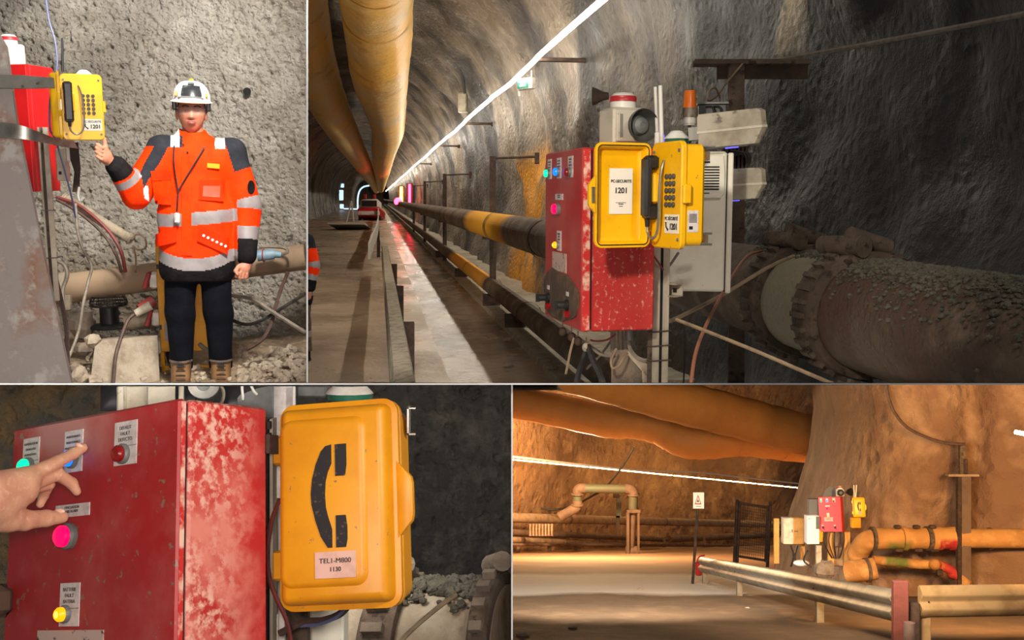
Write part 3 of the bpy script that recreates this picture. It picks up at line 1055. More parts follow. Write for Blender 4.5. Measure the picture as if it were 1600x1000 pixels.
rock_mat('rock_junction', rgb(176, 140, 108), rgb(132, 100, 76), rgb(192, 158, 124), .16, .9, 3.0, .7, .15)
rock_mat('rock_hall', rgb(188, 146, 106), rgb(126, 94, 68), rgb(206, 166, 124), .10, .55, 1.6, 1.0, .5)
rock_mat('ground_junction', rgb(104, 80, 56), rgb(84, 64, 44), rgb(120, 94, 66), .25, 2.5, 10, .4, .03,  # near brown base is a painted shadow, ending at the lightened pale band
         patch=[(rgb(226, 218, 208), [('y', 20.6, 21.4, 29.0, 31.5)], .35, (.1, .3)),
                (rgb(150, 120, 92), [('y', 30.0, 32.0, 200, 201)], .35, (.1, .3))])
rock_mat('dirt', rgb(160, 138, 110), rgb(120, 100, 78), rgb(182, 162, 134), 1.2, 7, 30, .8, .02)

# ---- place 1: sprayed wall and rubble floor behind the worker
def _w1(u, v):
    px = -260 + u * 740.5
    py = -120 + v * 780
    y = 7.25 + .25 * math.sin(px * .006) - .0012 * (300 - py) * .5 + max(0, (90 - px) / 300.0) * .5
    return P(px, py, min(y, 7.66))


wall_1 = setting(sheet('wall_worker_bay', _w1, 330, 350, M_['rock_pale'], amp=.05, freq=1.1, pits=.05, pfreq=31.0, axis=Vector((0, 1, 0))))
# drill hole: a short dark sleeve in the wall
MB().tube([P(386, 143, 7.30), P(387, 142, 7.42)], [.028, .022], 14).build('drill_hole', M_['dark_gap'], wall_1, world=True)


def _f1(u, v):
    px = -260 + u * 740
    y = 5.55 + v * 1.95
    py = 603 - 60 * (y - 5.9) / 1.25 + 12 * math.exp(-((px - 200) / 60) ** 2)
    return P(px, min(py, 603), y)


setting(sheet('floor_worker_bay', _f1, 130, 70, M_['dirt'], amp=.035, freq=2.2, amp2=.012, freq2=14, axis=Vector((0, 0, 1))))


# ---- place 2: the long tunnel, climbing away from the viewer
def A(x, z, y):
    return Vector((-.13125 * y + x, y, .11875 * y + z))


SECT = [(2.95, -2.3), (3.0, -1.9), (3.25, -.6), (3.3, .8), (3.05, 2.2), (2.4, 3.6), (1.2, 4.7), (-.4, 5.4), (-1.6, 5.6), (-3.2, 5.4),
        (-4.8, 4.5), (-5.8, 3.0), (-6.3, 1.2), (-6.3, -.5), (-6.1, -1.9), (-6.1, -2.3)]
_sec = smooth_path([Vector((x, 0, z)) for x, z in SECT], 10)


def _t2(u, v):
    y = 3.2 * (300 / 3.2) ** u
    p = _sec[min(int(round(v * (len(_sec) - 1))), len(_sec) - 1)]
    return A(p.x, p.z, y)


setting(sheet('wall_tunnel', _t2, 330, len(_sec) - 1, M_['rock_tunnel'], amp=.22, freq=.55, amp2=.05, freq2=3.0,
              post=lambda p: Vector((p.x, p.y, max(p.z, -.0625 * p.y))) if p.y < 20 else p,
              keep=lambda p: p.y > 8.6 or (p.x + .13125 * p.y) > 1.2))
_end = MB()
_end.add([A(p.x, p.z, 299) for p in _sec], [tuple(range(len(_sec)))])
setting(_end.build('wall_tunnel_end', M_['rock_tunnel']))


def strip2(name, x0, x1, y0, y1, z0, m, nu=60, nv=6, amp=.012, lift=0.0):
    def fn(u, v):
        y = y0 * (y1 / y0) ** u
        return A(x0 + (x1 - x0) * v, z0, y)
    return setting(sheet(name, fn, nu, nv, M_[m], amp=amp, freq=1.3, axis=Vector((0, 0, 1))))


strip2('floor_road', -6.4, .75, 10.2, 300, -1.9, 'road_wet', 120, 40, .03)
strip2('floor_gutter', .75, 1.84, 10.2, 300, -1.91, 'gutter_wet', 120, 14, .015)
# raised kerb along the wall
_k = MB()
_ky = [10.2 * (300 / 10.2) ** (i / 50.0) for i in range(51)]
_k.loft([[A(1.83, -1.95, y), A(1.85, -1.84, y), A(3.2, -1.80, y), A(3.2, -1.95, y)] for y in _ky])
setting(_k.build('trim_4', M_['kerb_concrete']))

# ---- place 3: dark rock behind the cabinet
def _w3(u, v):
    px = -150 + u * 950
    py = 598 + v * 560
    y = 4.05 + .0006 * (px - 400)
    return P(px, py, y)


setting(sheet('wall_cabinet_bay', _w3, 200, 130, M_['rock_black'], amp=.10, freq=1.0, pits=.03, pfreq=15.0, axis=Vector((0, 1, 0))))

# ---- place 4: junction, floor falling away from the viewer
def G(px, py):
    y = F * 1.36 / (py - 825.0)
    return P(px, py, y)


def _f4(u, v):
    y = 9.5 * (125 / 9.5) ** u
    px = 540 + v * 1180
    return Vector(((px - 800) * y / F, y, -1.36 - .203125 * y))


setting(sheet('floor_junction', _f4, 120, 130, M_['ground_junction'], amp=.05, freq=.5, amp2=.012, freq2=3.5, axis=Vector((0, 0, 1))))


def wall4_y(px):
    return 58 + (px - 800) / 445.0 * 32


def _w4(u, v):
    px = 520 + u * 860
    y = wall4_y(max(px, 700))
    zb = -1.7 - .203125 * y
    h = 15.0 * v
    y2 = y - 9.0 * max(0, v - .35) ** 1.5
    q = Vector(((px - 800) * y / F, y2, zb + h))
    return q


setting(sheet('wall_hall', _w4, 190, 60, M_['rock_hall'], amp=.45, freq=.28, amp2=.18, freq2=1.3, axis=Vector((0, 1, 0))))


def _c4(u, v):
    px = 740 + u * 700
    y = 22 + v * 60
    return P(px, 598.0 - .3 * v, y) + Vector((0, 0, -.05))


setting(sheet('ceiling_hall', _c4, 40, 30, M_['rust_dark'], amp=.0, axis=Vector((0, 0, 1))))

SIL = [(560, 1268), (600, 1268), (640, 1273), (700, 1264), (760, 1248), (800, 1233), (850, 1216), (900, 1208), (1100, 1200)]


def sil(py):
    for (a, xa), (b, xb) in zip(SIL, SIL[1:]):
        if py <= b:
            t = (py - a) / (b - a)
            return xa + (xb - xa) * t
    return SIL[-1][1]


def _p4(u, v):
    py = 590 + v * 400
    s = sil(py)
    if u < .2:
        k = 1 - u / .2
        return P(s + 60 * k * k, py, 27 + 34 * k)
    k = (u - .2) / .8
    px = s + (1720 - s) * k ** 1.25
    y = 21.0 + 6.0 * (1 - k) ** 6 - 2.2 * k + 1.2 * math.exp(-((k - .62) / .06) ** 2) * .4
    return P(px, py, y)


setting(sheet('wall_junction', _p4, 190, 130, M_['rock_junction'], amp=.16, freq=.55, amp2=.04, freq2=2.6, axis=Vector((0, 1, 0))))

WHERE = {}


def mark(place):
    for o in COL.objects:
        if o.name not in WHERE:
            WHERE[o.name] = place


mark(0)
WHERE['trim_4'] = 2


# ================================================================== people
def split_parts(V, Fq, region, spec, parent):
    """one mesh per region of a garment"""
    out = {}
    for rid, (name, m) in spec.items():
        sel = Fq[region == rid]
        if len(sel) == 0:
            continue
        used, inv = np.unique(sel, return_inverse=True)
        out[rid] = np_build(name, V[used], inv.reshape(sel.shape), M_[m], parent)
    return out


def fold(V, amp, freq, seed=0.0):
    W = V.copy()
    for i in range(len(V)):
        p = Vector(V[i])
        q = Vector((p.x * freq, p.y * freq, p.z * freq * .6 + seed))
        W[i, 1] += amp * noise.noise(q + Vector((0, 7.7, 0)))
        W[i, 0] += .6 * amp * noise.noise(q * 1.3 + Vector((3.1, 0, 0)))
    return W


def fist(c, up, right, toward, s=1.0, thumb_up=True):
    """capsules of a closed hand; up = knuckle stacking axis, right = towards the wrist, toward = towards the viewer"""
    c, up, right, toward = Vector(c), Vector(up).normalized(), Vector(right).normalized(), Vector(toward).normalized()

    def q(a, b, t):
        return tuple(c + (right * a + up * b + toward * t) * s)
    pr = [('e', q(.012, 0, 0), (.036 * s, .028 * s, .042 * s), .012),
          ('c', q(.02, -.005, -.004), q(.06, -.018, -.012), .031 * s, .029 * s, .014)]
    for i in range(4):
        z = .031 - .0205 * i
        l = (0, .004, .002, -.006)[i]
        pr += [('c', q(.005, z, -.018), q(-.038 - l, z, -.016), .0105 * s, .0105 * s, .004),
               ('c', q(-.038 - l, z, -.016), q(-.040 - l, z - .001, .014), .0103 * s, .0098 * s, .003),
               ('c', q(-.040 - l, z - .001, .014), q(-.008, z - .002, .024), .0098 * s, .0085 * s, .002)]
    if thumb_up:
        pr += [('c', q(.024, .012, .012), q(.010, .046, .014), .018 * s, .0145 * s, .008),
               ('c', q(.010, .046, .014), q(.000, .086, .008), .0125 * s, .0102 * s, .004)]
    else:
        pr += [('c', q(.024, .030, .010), q(-.005, .042, .022), .015 * s, .012 * s, .006),
               ('c', q(-.005, .042, .022), q(-.022, .022, .036), .0115 * s, .0095 * s, .003)]
    return pr


def head_mesh(c, sc=1.0):
    """head with brow, nose, lips and jaw; faces -y; c = centre between the ears"""
    n, m = 44, 40
    vs, fs = [], []
    for i in range(m + 1):
        t = -1 + 2 * i / m
        a = math.asin(max(-1, min(1, t)))
        for j in range(n):
            b = 2 * math.pi * j / n
            x, y, z = math.cos(a) * math.sin(b), -math.cos(a) * math.cos(b), math.sin(a)
            X, Y, Z = x * .076, y * .094, z * .116
            if Z < 0:
                k = 1 - .34 * (-z) ** 1.6
                X *= k
                Y = Y * (1 - .10 * (-z)) - .010 * (-z)
            f = max(0.0, -y)
            ex = math.exp(-((abs(X) - .031) / .013) ** 2)
            Y += f * .010 * ex * math.exp(-((Z - .012) / .011) ** 2)                       # eye sockets
            Y -= f * .006 * math.exp(-((Z - .034) / .010) ** 2) * math.exp(-(X / .055) ** 2)  # brow
            Y -= f * .024 * math.exp(-(X / (.008 + .012 * max(0, min(1, (.01 - Z) / .04)))) ** 2) * max(0, min(1, (.022 - Z) / .042)) * (1 if Z > -.026 else math.exp(-((Z + .026) / .006) ** 2))
            Y -= f * .007 * math.exp(-((Z + .050) / .010) ** 2) * math.exp(-(X / .024) ** 2)  # lips
            Y -= f * .006 * math.exp(-((Z + .088) / .014) ** 2) * math.exp(-(X / .02) ** 2)   # chin
            Y -= f * .004 * math.exp(-((Z + .012) / .02) ** 2) * math.exp(-((abs(X) - .045) / .018) ** 2)
            vs.append((c[0] + X * sc, c[1] + Y * sc, c[2] + Z * sc))
    for i in range(m):
        for j in range(n):
            k = (j + 1) % n
            fs.append((i * n + j, i * n + k, (i + 1) * n + k, (i + 1) * n + j))
    return vs, fs


def worker(M, label, arms, hx=-.034, full=True, trousers='navy_fabric', boots='boot', leg_band=False):
    """standing worker; arms = (image-left elbow, wrist), (image-right elbow, wrist)"""
    t = thing('person', label, 'person', M)
    (eL, wL), (eR, wR) = arms
    sL, sR = (-.195, .02, 1.385), (.185, .02, 1.385)
    hc = (hx, -.01, 1.598)

    def mid(a, b, k):
        return tuple(a[i] + (b[i] - a[i]) * k for i in range(3))
    # ---- body: one continuous skin
    pr = [('e', (hx, .005, 1.62), (.072, .088, .105), .02),
          ('c', (hx, .02, 1.56), (-.015, .03, 1.40), .056, .062, .02),
          ('c', (-.10, .02, 1.36), (.09, .02, 1.36), .07, .07, .03),
          ('c', (-.01, .02, 1.3), (-.01, .02, 1.0), .13, .13, .04, .8),
          ('c', (-.095, .02, .86), (-.105, .02, .10), .075, .045, .03),
          ('c', (.085, .02, .86), (.11, .02, .10), .075, .045, .03),
          ('c', sL, eL, .05, .043, .03), ('c', eL, wL, .042, .03, .02),
          ('c', sR, eR, .05, .043, .03), ('c', eR, wR, .042, .03, .02)]
    if full:
        dL = (Vector(wL) - Vector(eL)).normalized()
        pr += fist((wL[0] - .055, wL[1] - .035, wL[2] + .052), (.10, -.05, 1), (.75, .35, -.55), (.1, -1, .0), 1.0, True)
        hand_r = (wR[0] - .018, wR[1] - .02, wR[2] - .068)
        pr += fist(hand_r, (-.9, -.2, .2), (.25, .1, 1), (-.2, -1, 0), .95, False)
    else:
        pr += [('c', wL, (wL[0], wL[1] - .02, wL[2] - .1), .032, .026), ('c', wR, (wR[0], wR[1] - .02, wR[2] - .1), .032, .026)]
    V, Q = solid(pr, .0055 if full else .012, .02, .02)
    body = np_build('body', V, Q, M_['skin'], t)
    hv, hf = head_mesh(hc, 1.0)
    face = MB().add(hv, hf).build('face', M_['skin'], t, angle=180)
    for sx in (-1, 1):
        MB().ball((hx + sx * .078, .004, 1.588), (.010, .018, .032), 10, 8).build('ear', M_['skin'], t)
        if full:
            MB().ball((hx + sx * .031, -.079, 1.610), (.0125, .008, .0062), 12, 8).build('eye', M_['eye_white'], t)
            MB().ball((hx + sx * .031 + .001, -.0855, 1.610), (.0056, .003, .0056), 10, 6).build('pupil', M_['iris'], t)
            MB().tube(smooth_path([(hx + sx * .014, -.101, 1.632), (hx + sx * .032, -.100, 1.638), (hx + sx * .05, -.088, 1.632)], 4), .0035, 6).build('eyebrow', M_['hair'], t)
    if full:
        MB().tube(smooth_path([(hx - .024, -.102, 1.549), (hx - .01, -.1105, 1.5515), (hx, -.111, 1.5505), (hx + .01, -.1105, 1.5515), (hx + .024, -.102, 1.549)], 4), [.002] + [.0042] * 15 + [.002], 6).build('upper_lip', M_['lip'], t)
        MB().tube(smooth_path([(hx - .020, -.101, 1.546), (hx, -.110, 1.5425), (hx + .020, -.101, 1.546)], 5), [.002] + [.0046] * 9 + [.002], 6).build('lower_lip', M_['lip'], t)
    MB().ball((hx, .022, 1.635), (.079, .084, .09), 20, 12).build('hair', M_['hair'], t)
    # ---- trousers
    tp = [('c', (-.01, .02, .92), (-.01, .02, .78), .165, .155, .04, .72),
          ('c', (-.105, .02, .80), (-.108, .02, .45), .096, .082, .02), ('c', (-.108, .02, .45), (-.105, .03, .12), .080, .066, .03),
          ('c', (.085, .02, .80), (.105, .01, .45), .096, .082, .02), ('c', (.105, .01, .45), (.118, .03, .12), .080, .066, .03)]
    V, Q = solid(tp, .009, .03, .02, cut=lambda d, X, Y, Z: np.maximum(d, .115 - Z))
    V = fold(V, .012, 9.0)
    zc = V[Q].mean(1)[:, 2]
    reg = np.where((zc > .28) & (zc < .36), 1, 0) if leg_band else np.zeros(len(Q), int)
    split_parts(V, Q, reg, {0: ('trousers', trousers), 1: ('trouser_band', 'reflective')}, t)
    # ---- boots
    for sx, x in ((-1, -.108), (1, .118)):
        b = MB()
        rings = []
        for (z, y0, y1, w) in ((.165, -.055, .075, .062), (.12, -.06, .075, .058), (.085, -.09, .08, .056), (.055, -.17, .085, .056), (.03, -.19, .088, .056), (.02, -.19, .09, .056)):
            rings.append([(x + w * math.cos(a) * (1.0), (y0 + y1) / 2 + (y1 - y0) / 2 * math.sin(a), z) for a in [2 * math.pi * i / 18 for i in range(18)]])
        b.loft(rings)
        bo = b.build('boot', M_[boots], t)
        sole = [[(x + w * math.cos(a), -.05 + .145 * math.sin(a), z) for a in [2 * math.pi * i / 18 for i in range(18)]] for z, w in ((.02, .060), (0, .058))]
        MB().loft(sole).build('sole', M_['boot_sole'], bo)
        if full:
            MB().tube([(x + .058 * math.cos(a), .01 + .068 * math.sin(a), .165) for a in [2 * math.pi * i / 16 for i in range(17)]], .010, 6).build('boot_cuff', M_['rust'], bo)
            for k in range(4):
                MB().tube([(x - .026, -.075 - .022 * k, .145 - .022 * k), (x + .026, -.075 - .022 * k, .145 - .022 * k)], .004, 5).build('lace', M_['boot_sole'], bo)
            MB().box(x - .018, x + .018, -.068, -.060, .14, .165).build('boot_tag', M_['ink'], bo)
    # ---- jacket
    jp = [('c', (-.115, .02, 1.34), (.105, .02, 1.34), .105, .105, .05, .95),
          ('c', (-.012, .015, 1.30), (-.012, .015, 1.02), .185, .19, .06, .72),
          ('c', (-.075, .015, 1.02), (-.082, .015, .72), .14, .142, .05, .95),
          ('c', (.058, .015, 1.02), (.062, .015, .72), .14, .142, .05, .95),
          ('c', sL, eL, .088, .082, .04), ('c', eL, mid(eL, wL, .92), .082, .058, .02),
          ('c', sR, eR, .088, .078, .04), ('c', eR, mid(eR, wR, .92), .078, .064, .02),
          ('c', (hx * .7, .025, 1.41), (hx, .022, 1.475), .082, .078, .04)]

    def jcut(d, X, Y, Z):
        d = np.maximum(d, .645 - Z)
        # collar opening, slanting down to the front
        top = 1.512 + .25 * (Y - .02)
        tor = (np.abs(X - hx) < .12)
        d = np.where(tor, np.maximum(d, Z - top), d)
        hole = np.sqrt((X - hx) ** 2 + ((Y - .02) / 1.1) ** 2) - .066
        return np.where(tor & (Z > 1.44), np.maximum(d, -hole), d)
    V, Q = solid(jp, .0065 if full else .012, .02, .03, cut=jcut)
    # regions by position along torso and sleeves
    C = V[Q].mean(1)

    def along(a, b):
        a, b = np.array(a), np.array(b)
        ab = b - a
        tt = ((C - a) @ ab) / (ab @ ab)
        dd = np.linalg.norm(C - a - np.clip(tt, 0, 1)[:, None] * ab, axis=1)
        return tt, dd
    tLu, dLu = along(sL, eL); tLf, dLf = along(eL, wL)
    tRu, dRu = along(sR, eR); tRf, dRf = along(eR, wR)
    V = fold(V, .014, 8.0, 4.0)
    armL = (np.minimum(dLu, dLf) < .098) & ((C[:, 0] < -.262) | ((tLf > .12) & (dLf < .10)))
    if not full:
        armL = (np.minimum(dLu, dLf) < .098) & (C[:, 0] < -.24)
    armR = (np.minimum(dRu, dRf) < .098) & (C[:, 0] > .212)
    R = np.zeros(len(Q), int)
    z = C[:, 2]
    x = C[:, 0]
    wav = .016 * (1 - np.clip(((x + .03) / .2), -1, 1) ** 2)
    tor = ~armL & ~armR
    R[tor & (z > .972 + .02 * (x + .03) / .2) & (z < 1.045 + .02 * (x + .03) / .2)] = 2
    low = .800 - 3.2 * wav
    R[tor & (z > low - .04) & (z < low + .032)] = 3
    R[tor & (z <= low - .04)] = 4
    forL = armL & (tLf > 0) & (dLf < dLu)
    forR = armR & (tRf > 0) & (dRf < dRu)
    R[forL & (tLf > .40) & (tLf < .60)] = 5
    R[armL & ~forL & (tLu > .78) & (tLu < 1.02)] = 6
    R[forL & (tLf >= .66)] = 7
    R[armR & (tRu > .86) & (~forR)] = 8
    R[forR & (tRf > .0) & (tRf < .08)] = 8
    R[forR & (tRf > .40) & (tRf < .64)] = 9
    R[forR & (tRf >= .64)] = 10
    yokeL = (z > 1.22) & (x < -.185 + (1.44 - z) * .02) & (x > -.30 - (1.36 - z) * .3) & ~forL & (z > 1.44 + (x + .08) * .95 - .10) & (dLu < .13)
    yokeL = (x < -.135 - (1.45 - z) * .55) & (x > -.215 - (1.45 - z) * .5) & (z > 1.16) & ~forL
    yokeR = (x > .14 + (1.45 - z) * .35) & (z > 1.275 + (x - .19) * .35)
    R[yokeL] = 1
    R[yokeR] = 11
    sh = z > 1.405
    R[sh & (np.abs(x + .125) < .024)] = 12
    R[sh & (np.abs(x - .122) < .026)] = 13
    R[sh & (x < -.149) | (sh & (x > -.101) & (x < -.085) & (z < 1.47))] = 1
    spec = {0: ('jacket', 'orange_fabric'), 1: ('shoulder_yoke', 'charcoal_fabric'), 11: ('shoulder_yoke', 'charcoal_fabric'),
            2: ('chest_band', 'reflective'), 3: ('waist_band', 'reflective'), 4: ('jacket_hem', 'black_fabric'),
            5: ('sleeve_band', 'reflective'), 6: ('sleeve_band', 'reflective_white'), 7: ('cuff', 'black_fabric'),
            8: ('sleeve_band', 'reflective'), 9: ('sleeve_band', 'reflective'), 10: ('cuff', 'black_fabric'),
            12: ('shoulder_band', 'reflective_white'), 13: ('shoulder_band', 'reflective_white')}
    split_parts(V, Q, R, spec, t)
    if not full:
        MB().ball((hx, .005, 1.69), (.115, .13, .085), 20, 10).build('helmet', M_['helmet_white'], t)
        return t

    # front surface of the jacket, for pieces sewn on it
    def fy(x_, z_):
        m = (np.abs(V[:, 0] - x_) < .02) & (np.abs(V[:, 2] - z_) < .02)
        return float(V[m, 1].min()) if m.any() else -.12

    def patch(name, pts, m, off=.004, parent=t, th=.006):
        """quad patch that follows the jacket front: four corners (x, z)"""
        (a, b, c, d) = pts
        g = []
        n_ = 6
        for i in range(n_ + 1):
            for j in range(n_ + 1):
                u, v = i / n_, j / n_
                xx = (a[0] * (1 - u) + b[0] * u) * (1 - v) + (d[0] * (1 - u) + c[0] * u) * v
                zz_ = (a[1] * (1 - u) + b[1] * u) * (1 - v) + (d[1] * (1 - u) + c[1] * u) * v
                g.append((xx, fy(xx, zz_) - off, zz_))
        k = len(g)
        vs = g + [(p[0], p[1] + th, p[2]) for p in g]
        fs = []
        for i in range(n_):
            for j in range(n_):
                q = i * (n_ + 1) + j
                fs.append((q, q + 1, q + n_ + 2, q + n_ + 1))
        edge = [i * (n_ + 1) for i in range(n_ + 1)] + [n_ * (n_ + 1) + j for j in range(1, n_ + 1)] + [i * (n_ + 1) + n_ for i in range(n_ - 1, -1, -1)] + [j for j in range(n_ - 1, 0, -1)]
        for i in range(len(edge)):
            p, q = edge[i], edge[(i + 1) % len(edge)]
            fs.append((p, q, q + k, p + k))
        return MB().add(vs, fs).build(name, M_[m], parent, angle=60)

    def w(px, py):
        return ((px - 317) * .00375, (605 - py) * .00375)
    patch('button_placket', [w(293, 243), w(306, 243), w(307, 392), w(292, 392)], 'orange_fabric', .004)
    patch('pocket_flap', [w(249, 267), w(280, 266), w(278, 279), w(251, 281)], 'orange_seam', .009)
    patch('chest_pocket', [w(251, 279), w(278, 279), w(278, 316), w(254, 316)], 'orange_fabric', .006)
    patch('chest_pocket', [w(319, 277), w(356, 277), w(354, 309), w(317, 307)], 'orange_seam', .005)
    patch('pocket_window', [w(324, 286), w(349, 286), w(348, 303), w(323, 302)], 'window_orange', .008)
    patch('pocket_flap', [w(254, 362), w(285, 349), w(285, 371), w(254, 381)], 'orange_seam', .010)
    patch('pocket_flap', [w(319, 345), w(362, 366), w(359, 390), w(314, 369)], 'orange_seam', .010)
    nt_ = patch('name_tag', [w(330, 252), w(348, 253), w(348, 260), w(330, 259)], 'helmet_yellow', .008)
    for k in range(6):
        q = w(324 + 6.4 * k, 361 + 3.2 * k)
        MB().lathe([(.008, 0), (.007, .003)], 12, Matrix.Translation((q[0], fy(*q) - .012, q[1])) @ Matrix.Rotation(math.pi / 2, 4, 'X')).build('badge', M_['reflective_white'], t)
    q = w(393, 287)
    mR = (np.abs(V[:, 2] - q[1]) < .02) & (V[:, 0] > .2)
    MB().lathe([(.036, 0), (.034, .004)], 20, Matrix.Translation((q[0] + .006, -.066, q[1])) @ Matrix.Rotation(math.radians(38), 4, 'Z') @ Matrix.Rotation(math.pi / 2, 4, 'X') @ Matrix.Diagonal((.75, 1.15, 1, 1))).build('sleeve_patch', M_['black_fabric'], t)
    for (px, py) in ((292, 221), (296, 226), (302, 237)):
        q = w(px, py)
        MB().lathe([(.006, 0), (.004, .003)], 8, Matrix.Translation((q[0], fy(*q) - .002, q[1])) @ Matrix.Rotation(math.pi / 2, 4, 'X')).build('snap', M_['ink'], t)
    for pts in (((283, 228), (282, 250), (284, 272), (288, 295)), ((326, 229), (314, 250), (300, 274), (288, 295)), ((288, 295), (287, 310), (286, 326))):
        q3 = [(w(*p)[0], fy(*w(*p)) - .013, w(*p)[1]) for p in pts]
        MB().tube(smooth_path(q3, 5), .0048, 6).build('lanyard', M_['black_plastic'], t)
    q = w(286, 335)
    MB().bbox(q[0] - .014, q[0] + .014, fy(*q) - .028, fy(*q) - .008, q[1] - .032, q[1] + .032, .008).build('badge_tag', M_['white_plastic'], t)
    # ---- helmet
    h = MB()
    rings = []
    for i in range(15):
        a = math.radians(90.0 * i / 14)
        z_ = 1.668 + .112 * math.sin(a)
        k = math.cos(a) ** .75 if i < 14 else .02
        rings.append([(hx + .105 * k * math.cos(b), -.0 + .125 * k * math.sin(b), z_) for b in [2 * math.pi * j / 32 for j in range(32)]])
    h.loft(rings, False, True)
    he = h.build('helmet', M_['helmet_white'], t)
    br = []
    for k, (dr, dz) in enumerate(((0, 0), (.012, -.004), (.013, -.008), (.0, -.008))):
        ring = []
        for j in range(32):
            b = 2 * math.pi * j / 32
            f = max(0, -math.sin(b)) ** 1.5
            ring.append((hx + (.104 + dr) * math.cos(b), (.124 + dr + .03 * f * (dr > 0)) * math.sin(b), 1.668 + dz + .010 * f - .020 * f * (dr > 0)))
        br.append(ring)
    MB().loft(br, False, False).build('brim', M_['helmet_white'], he)
    MB().tube([(hx + .098 * math.cos(b), -.0 + .122 * math.sin(b), 1.656 + .004 * math.cos(2 * b)) for b in [math.pi * (1.08 + .84 * i / 14) for i in range(15)]], .006, 6).build('head_band', M_['helmet_yellow'], he)
    lamp = MB()
    grid = []
    for i in range(9):
        b = math.radians(270 + (-28 + 56 * i / 8))
        for (z_, rr) in ((1.688, .134), (1.722, .122), (1.748, .106)):
            grid.append((hx + rr * .9 * math.cos(b), rr * 1.04 * math.sin(b), z_))
    fs = [(i * 3 + j, (i + 1) * 3 + j, (i + 1) * 3 + j + 1, i * 3 + j + 1) for i in range(8) for j in range(2)]
    off = len(grid)
    lamp.add(grid + [(p[0], p[1] + .02, p[2]) for p in grid], fs + [tuple(q_ + off for q_ in f)[::-1] for f in fs] +
             [(i * 3, (i + 1) * 3, (i + 1) * 3 + off, i * 3 + off) for i in range(8)] + [(i * 3 + 2, (i + 1) * 3 + 2, (i + 1) * 3 + 2 + off, i * 3 + 2 + off) for i in range(8)])
    lamp.build('helmet_visor', M_['visor_dark'], he, angle=60)
    for sx in (-1, 1):
        MB().box(hx + sx * .062 - .006, hx + sx * .062 + .006, -.128, -.112, 1.684, 1.744).build('visor_frame', M_['reflective_white'], he)
        MB().plate([(hx + sx * .082 - .006, 1.69), (hx + sx * .082 + .008, 1.69), (hx + sx * .082, 1.722)], -.094, -.072).build('side_decal', M_['helmet_yellow'], he)
        MB().bbox(hx + sx * .092 - .013, hx + sx * .092 + .013, -.03, .02, 1.612, 1.668, .006).build('harness', M_['black_plastic'], he)
    MB().bbox(hx - .018, hx + .018, -.112, -.09, 1.752, 1.766, .004).build('lamp_clip', M_['grey_metal'], he)
    MB().bbox(hx - .012, hx + .012, -.03, .01, 1.772, 1.79, .004).build('top_button', M_['helmet_yellow'], he)
    # ---- glasses
    gl = MB()
    gv = []
    for i in range(15):
        b = math.radians(270 - 62 + 124 * i / 14)
        for z_ in (1.588, 1.606, 1.628):
            dip = .010 * math.exp(-((i - 7) / 1.2) ** 2) if z_ < 1.59 else 0
            gv.append((hx + .084 * math.cos(b), -.006 + .112 * math.sin(b), z_ + dip))
    gl.add(gv, [(i * 3 + j, (i + 1) * 3 + j, (i + 1) * 3 + j + 1, i * 3 + j + 1) for i in range(14) for j in range(2)])
    g = gl.build('safety_glasses', M_['goggle'], t, angle=90)
    MB().tube([(gv[i * 3 + 2][0], gv[i * 3 + 2][1], gv[i * 3 + 2][2]) for i in range(15)], .0022, 5).build('glasses_rim', M_['grey_metal'], g)
    for sx in (-1, 1):
        MB().tube([(hx + sx * .076, -.055, 1.615), (hx + sx * .084, -.02, 1.612), (hx + sx * .084, .02, 1.605)], .004, 6).build('glasses_temple', M_['black_plastic'], g)
    return t


MW = frame(1, P(313, 606, 6.08), -17, lean=2.2)
worker(MW, 'worker in orange high-visibility jacket and white helmet giving a thumbs-up',
       (((-.335, -.03, 1.135), (-.440, -.13, 1.300)), ((.272, .0, 1.085), (.262, -.055, .775))))

mark(1)
MW2 = frame(2, A(-.93, -1.88, 11.9), 35)
worker(MW2, 'orange-clad worker cut off at the left edge of the long tunnel view',
       (((-.30, .02, 1.10), (-.30, -.04, .85)), ((.272, .02, 1.10), (.285, -.05, .85))), full=False, trousers='rust', boots='black_fabric', leg_band=True)
mark(2)


# ================================================================== place 1: around the worker
mk('plate_rusty', rgb(172, 160, 154), .8, col2=rgb(166, 112, 76), scale=2.2, lo=.5, hi=.62, col3=rgb(200, 192, 184), scale3=9, lo3=.55, hi3=.66, bump=.3, bscale=40)
# leaning steel plate at the left
_o = [(-120, 20), (-10, 40), (9, 72), (24, 180), (66, 390), (112, 603), (-120, 603)]
m = MB()
m.loft([[P(a, b, 4.22) for a, b in _o], [P(a, b, 4.22) + Vector((0, .02, 0)) for a, b in _o]])
tag(m.build('leaning_steel_plate', M_['plate_rusty'], flat=True), 'tall leaning steel plate with rust patches left of the worker', 'steel plate')
# flat straps clamped to the plate
m = MB()
o = [(-60, 116), (30, 117), (82, 121), (84, 137), (30, 138), (-60, 136)]
m.loft([[P(a, b, 4.18) for a, b in o], [P(a, b, 4.18) + Vector((0, .012, 0)) for a, b in o]])
tag(m.build('flat_steel_strap', M_['steel_dull'], flat=True), 'straight flat steel strap across the red cabinet at the yellow telephone', 'strap')
m = MB()
pa = smooth_path([P(-40, 200, 4.16), P(0, 203, 4.16), P(35, 207, 4.17), (P(62, 214, 4.22)), P(90, 222, 4.34), P(118, 226, 4.48)], 5)
rings = []
for i, p in enumerate(pa):
    h = .030 - .017 * min(1, max(0, (i - 8) / 12.0))
    tw = min(1, max(0, (i - 8) / 12.0))
    rings.append([p + Vector((0, -.006 - .02 * tw, h)), p + Vector((0, .006 - .02 * tw, h)), p + Vector((0, .006 + .02 * tw, -h)), p + Vector((0, -.006 + .02 * tw, -h))])
m.loft(rings)
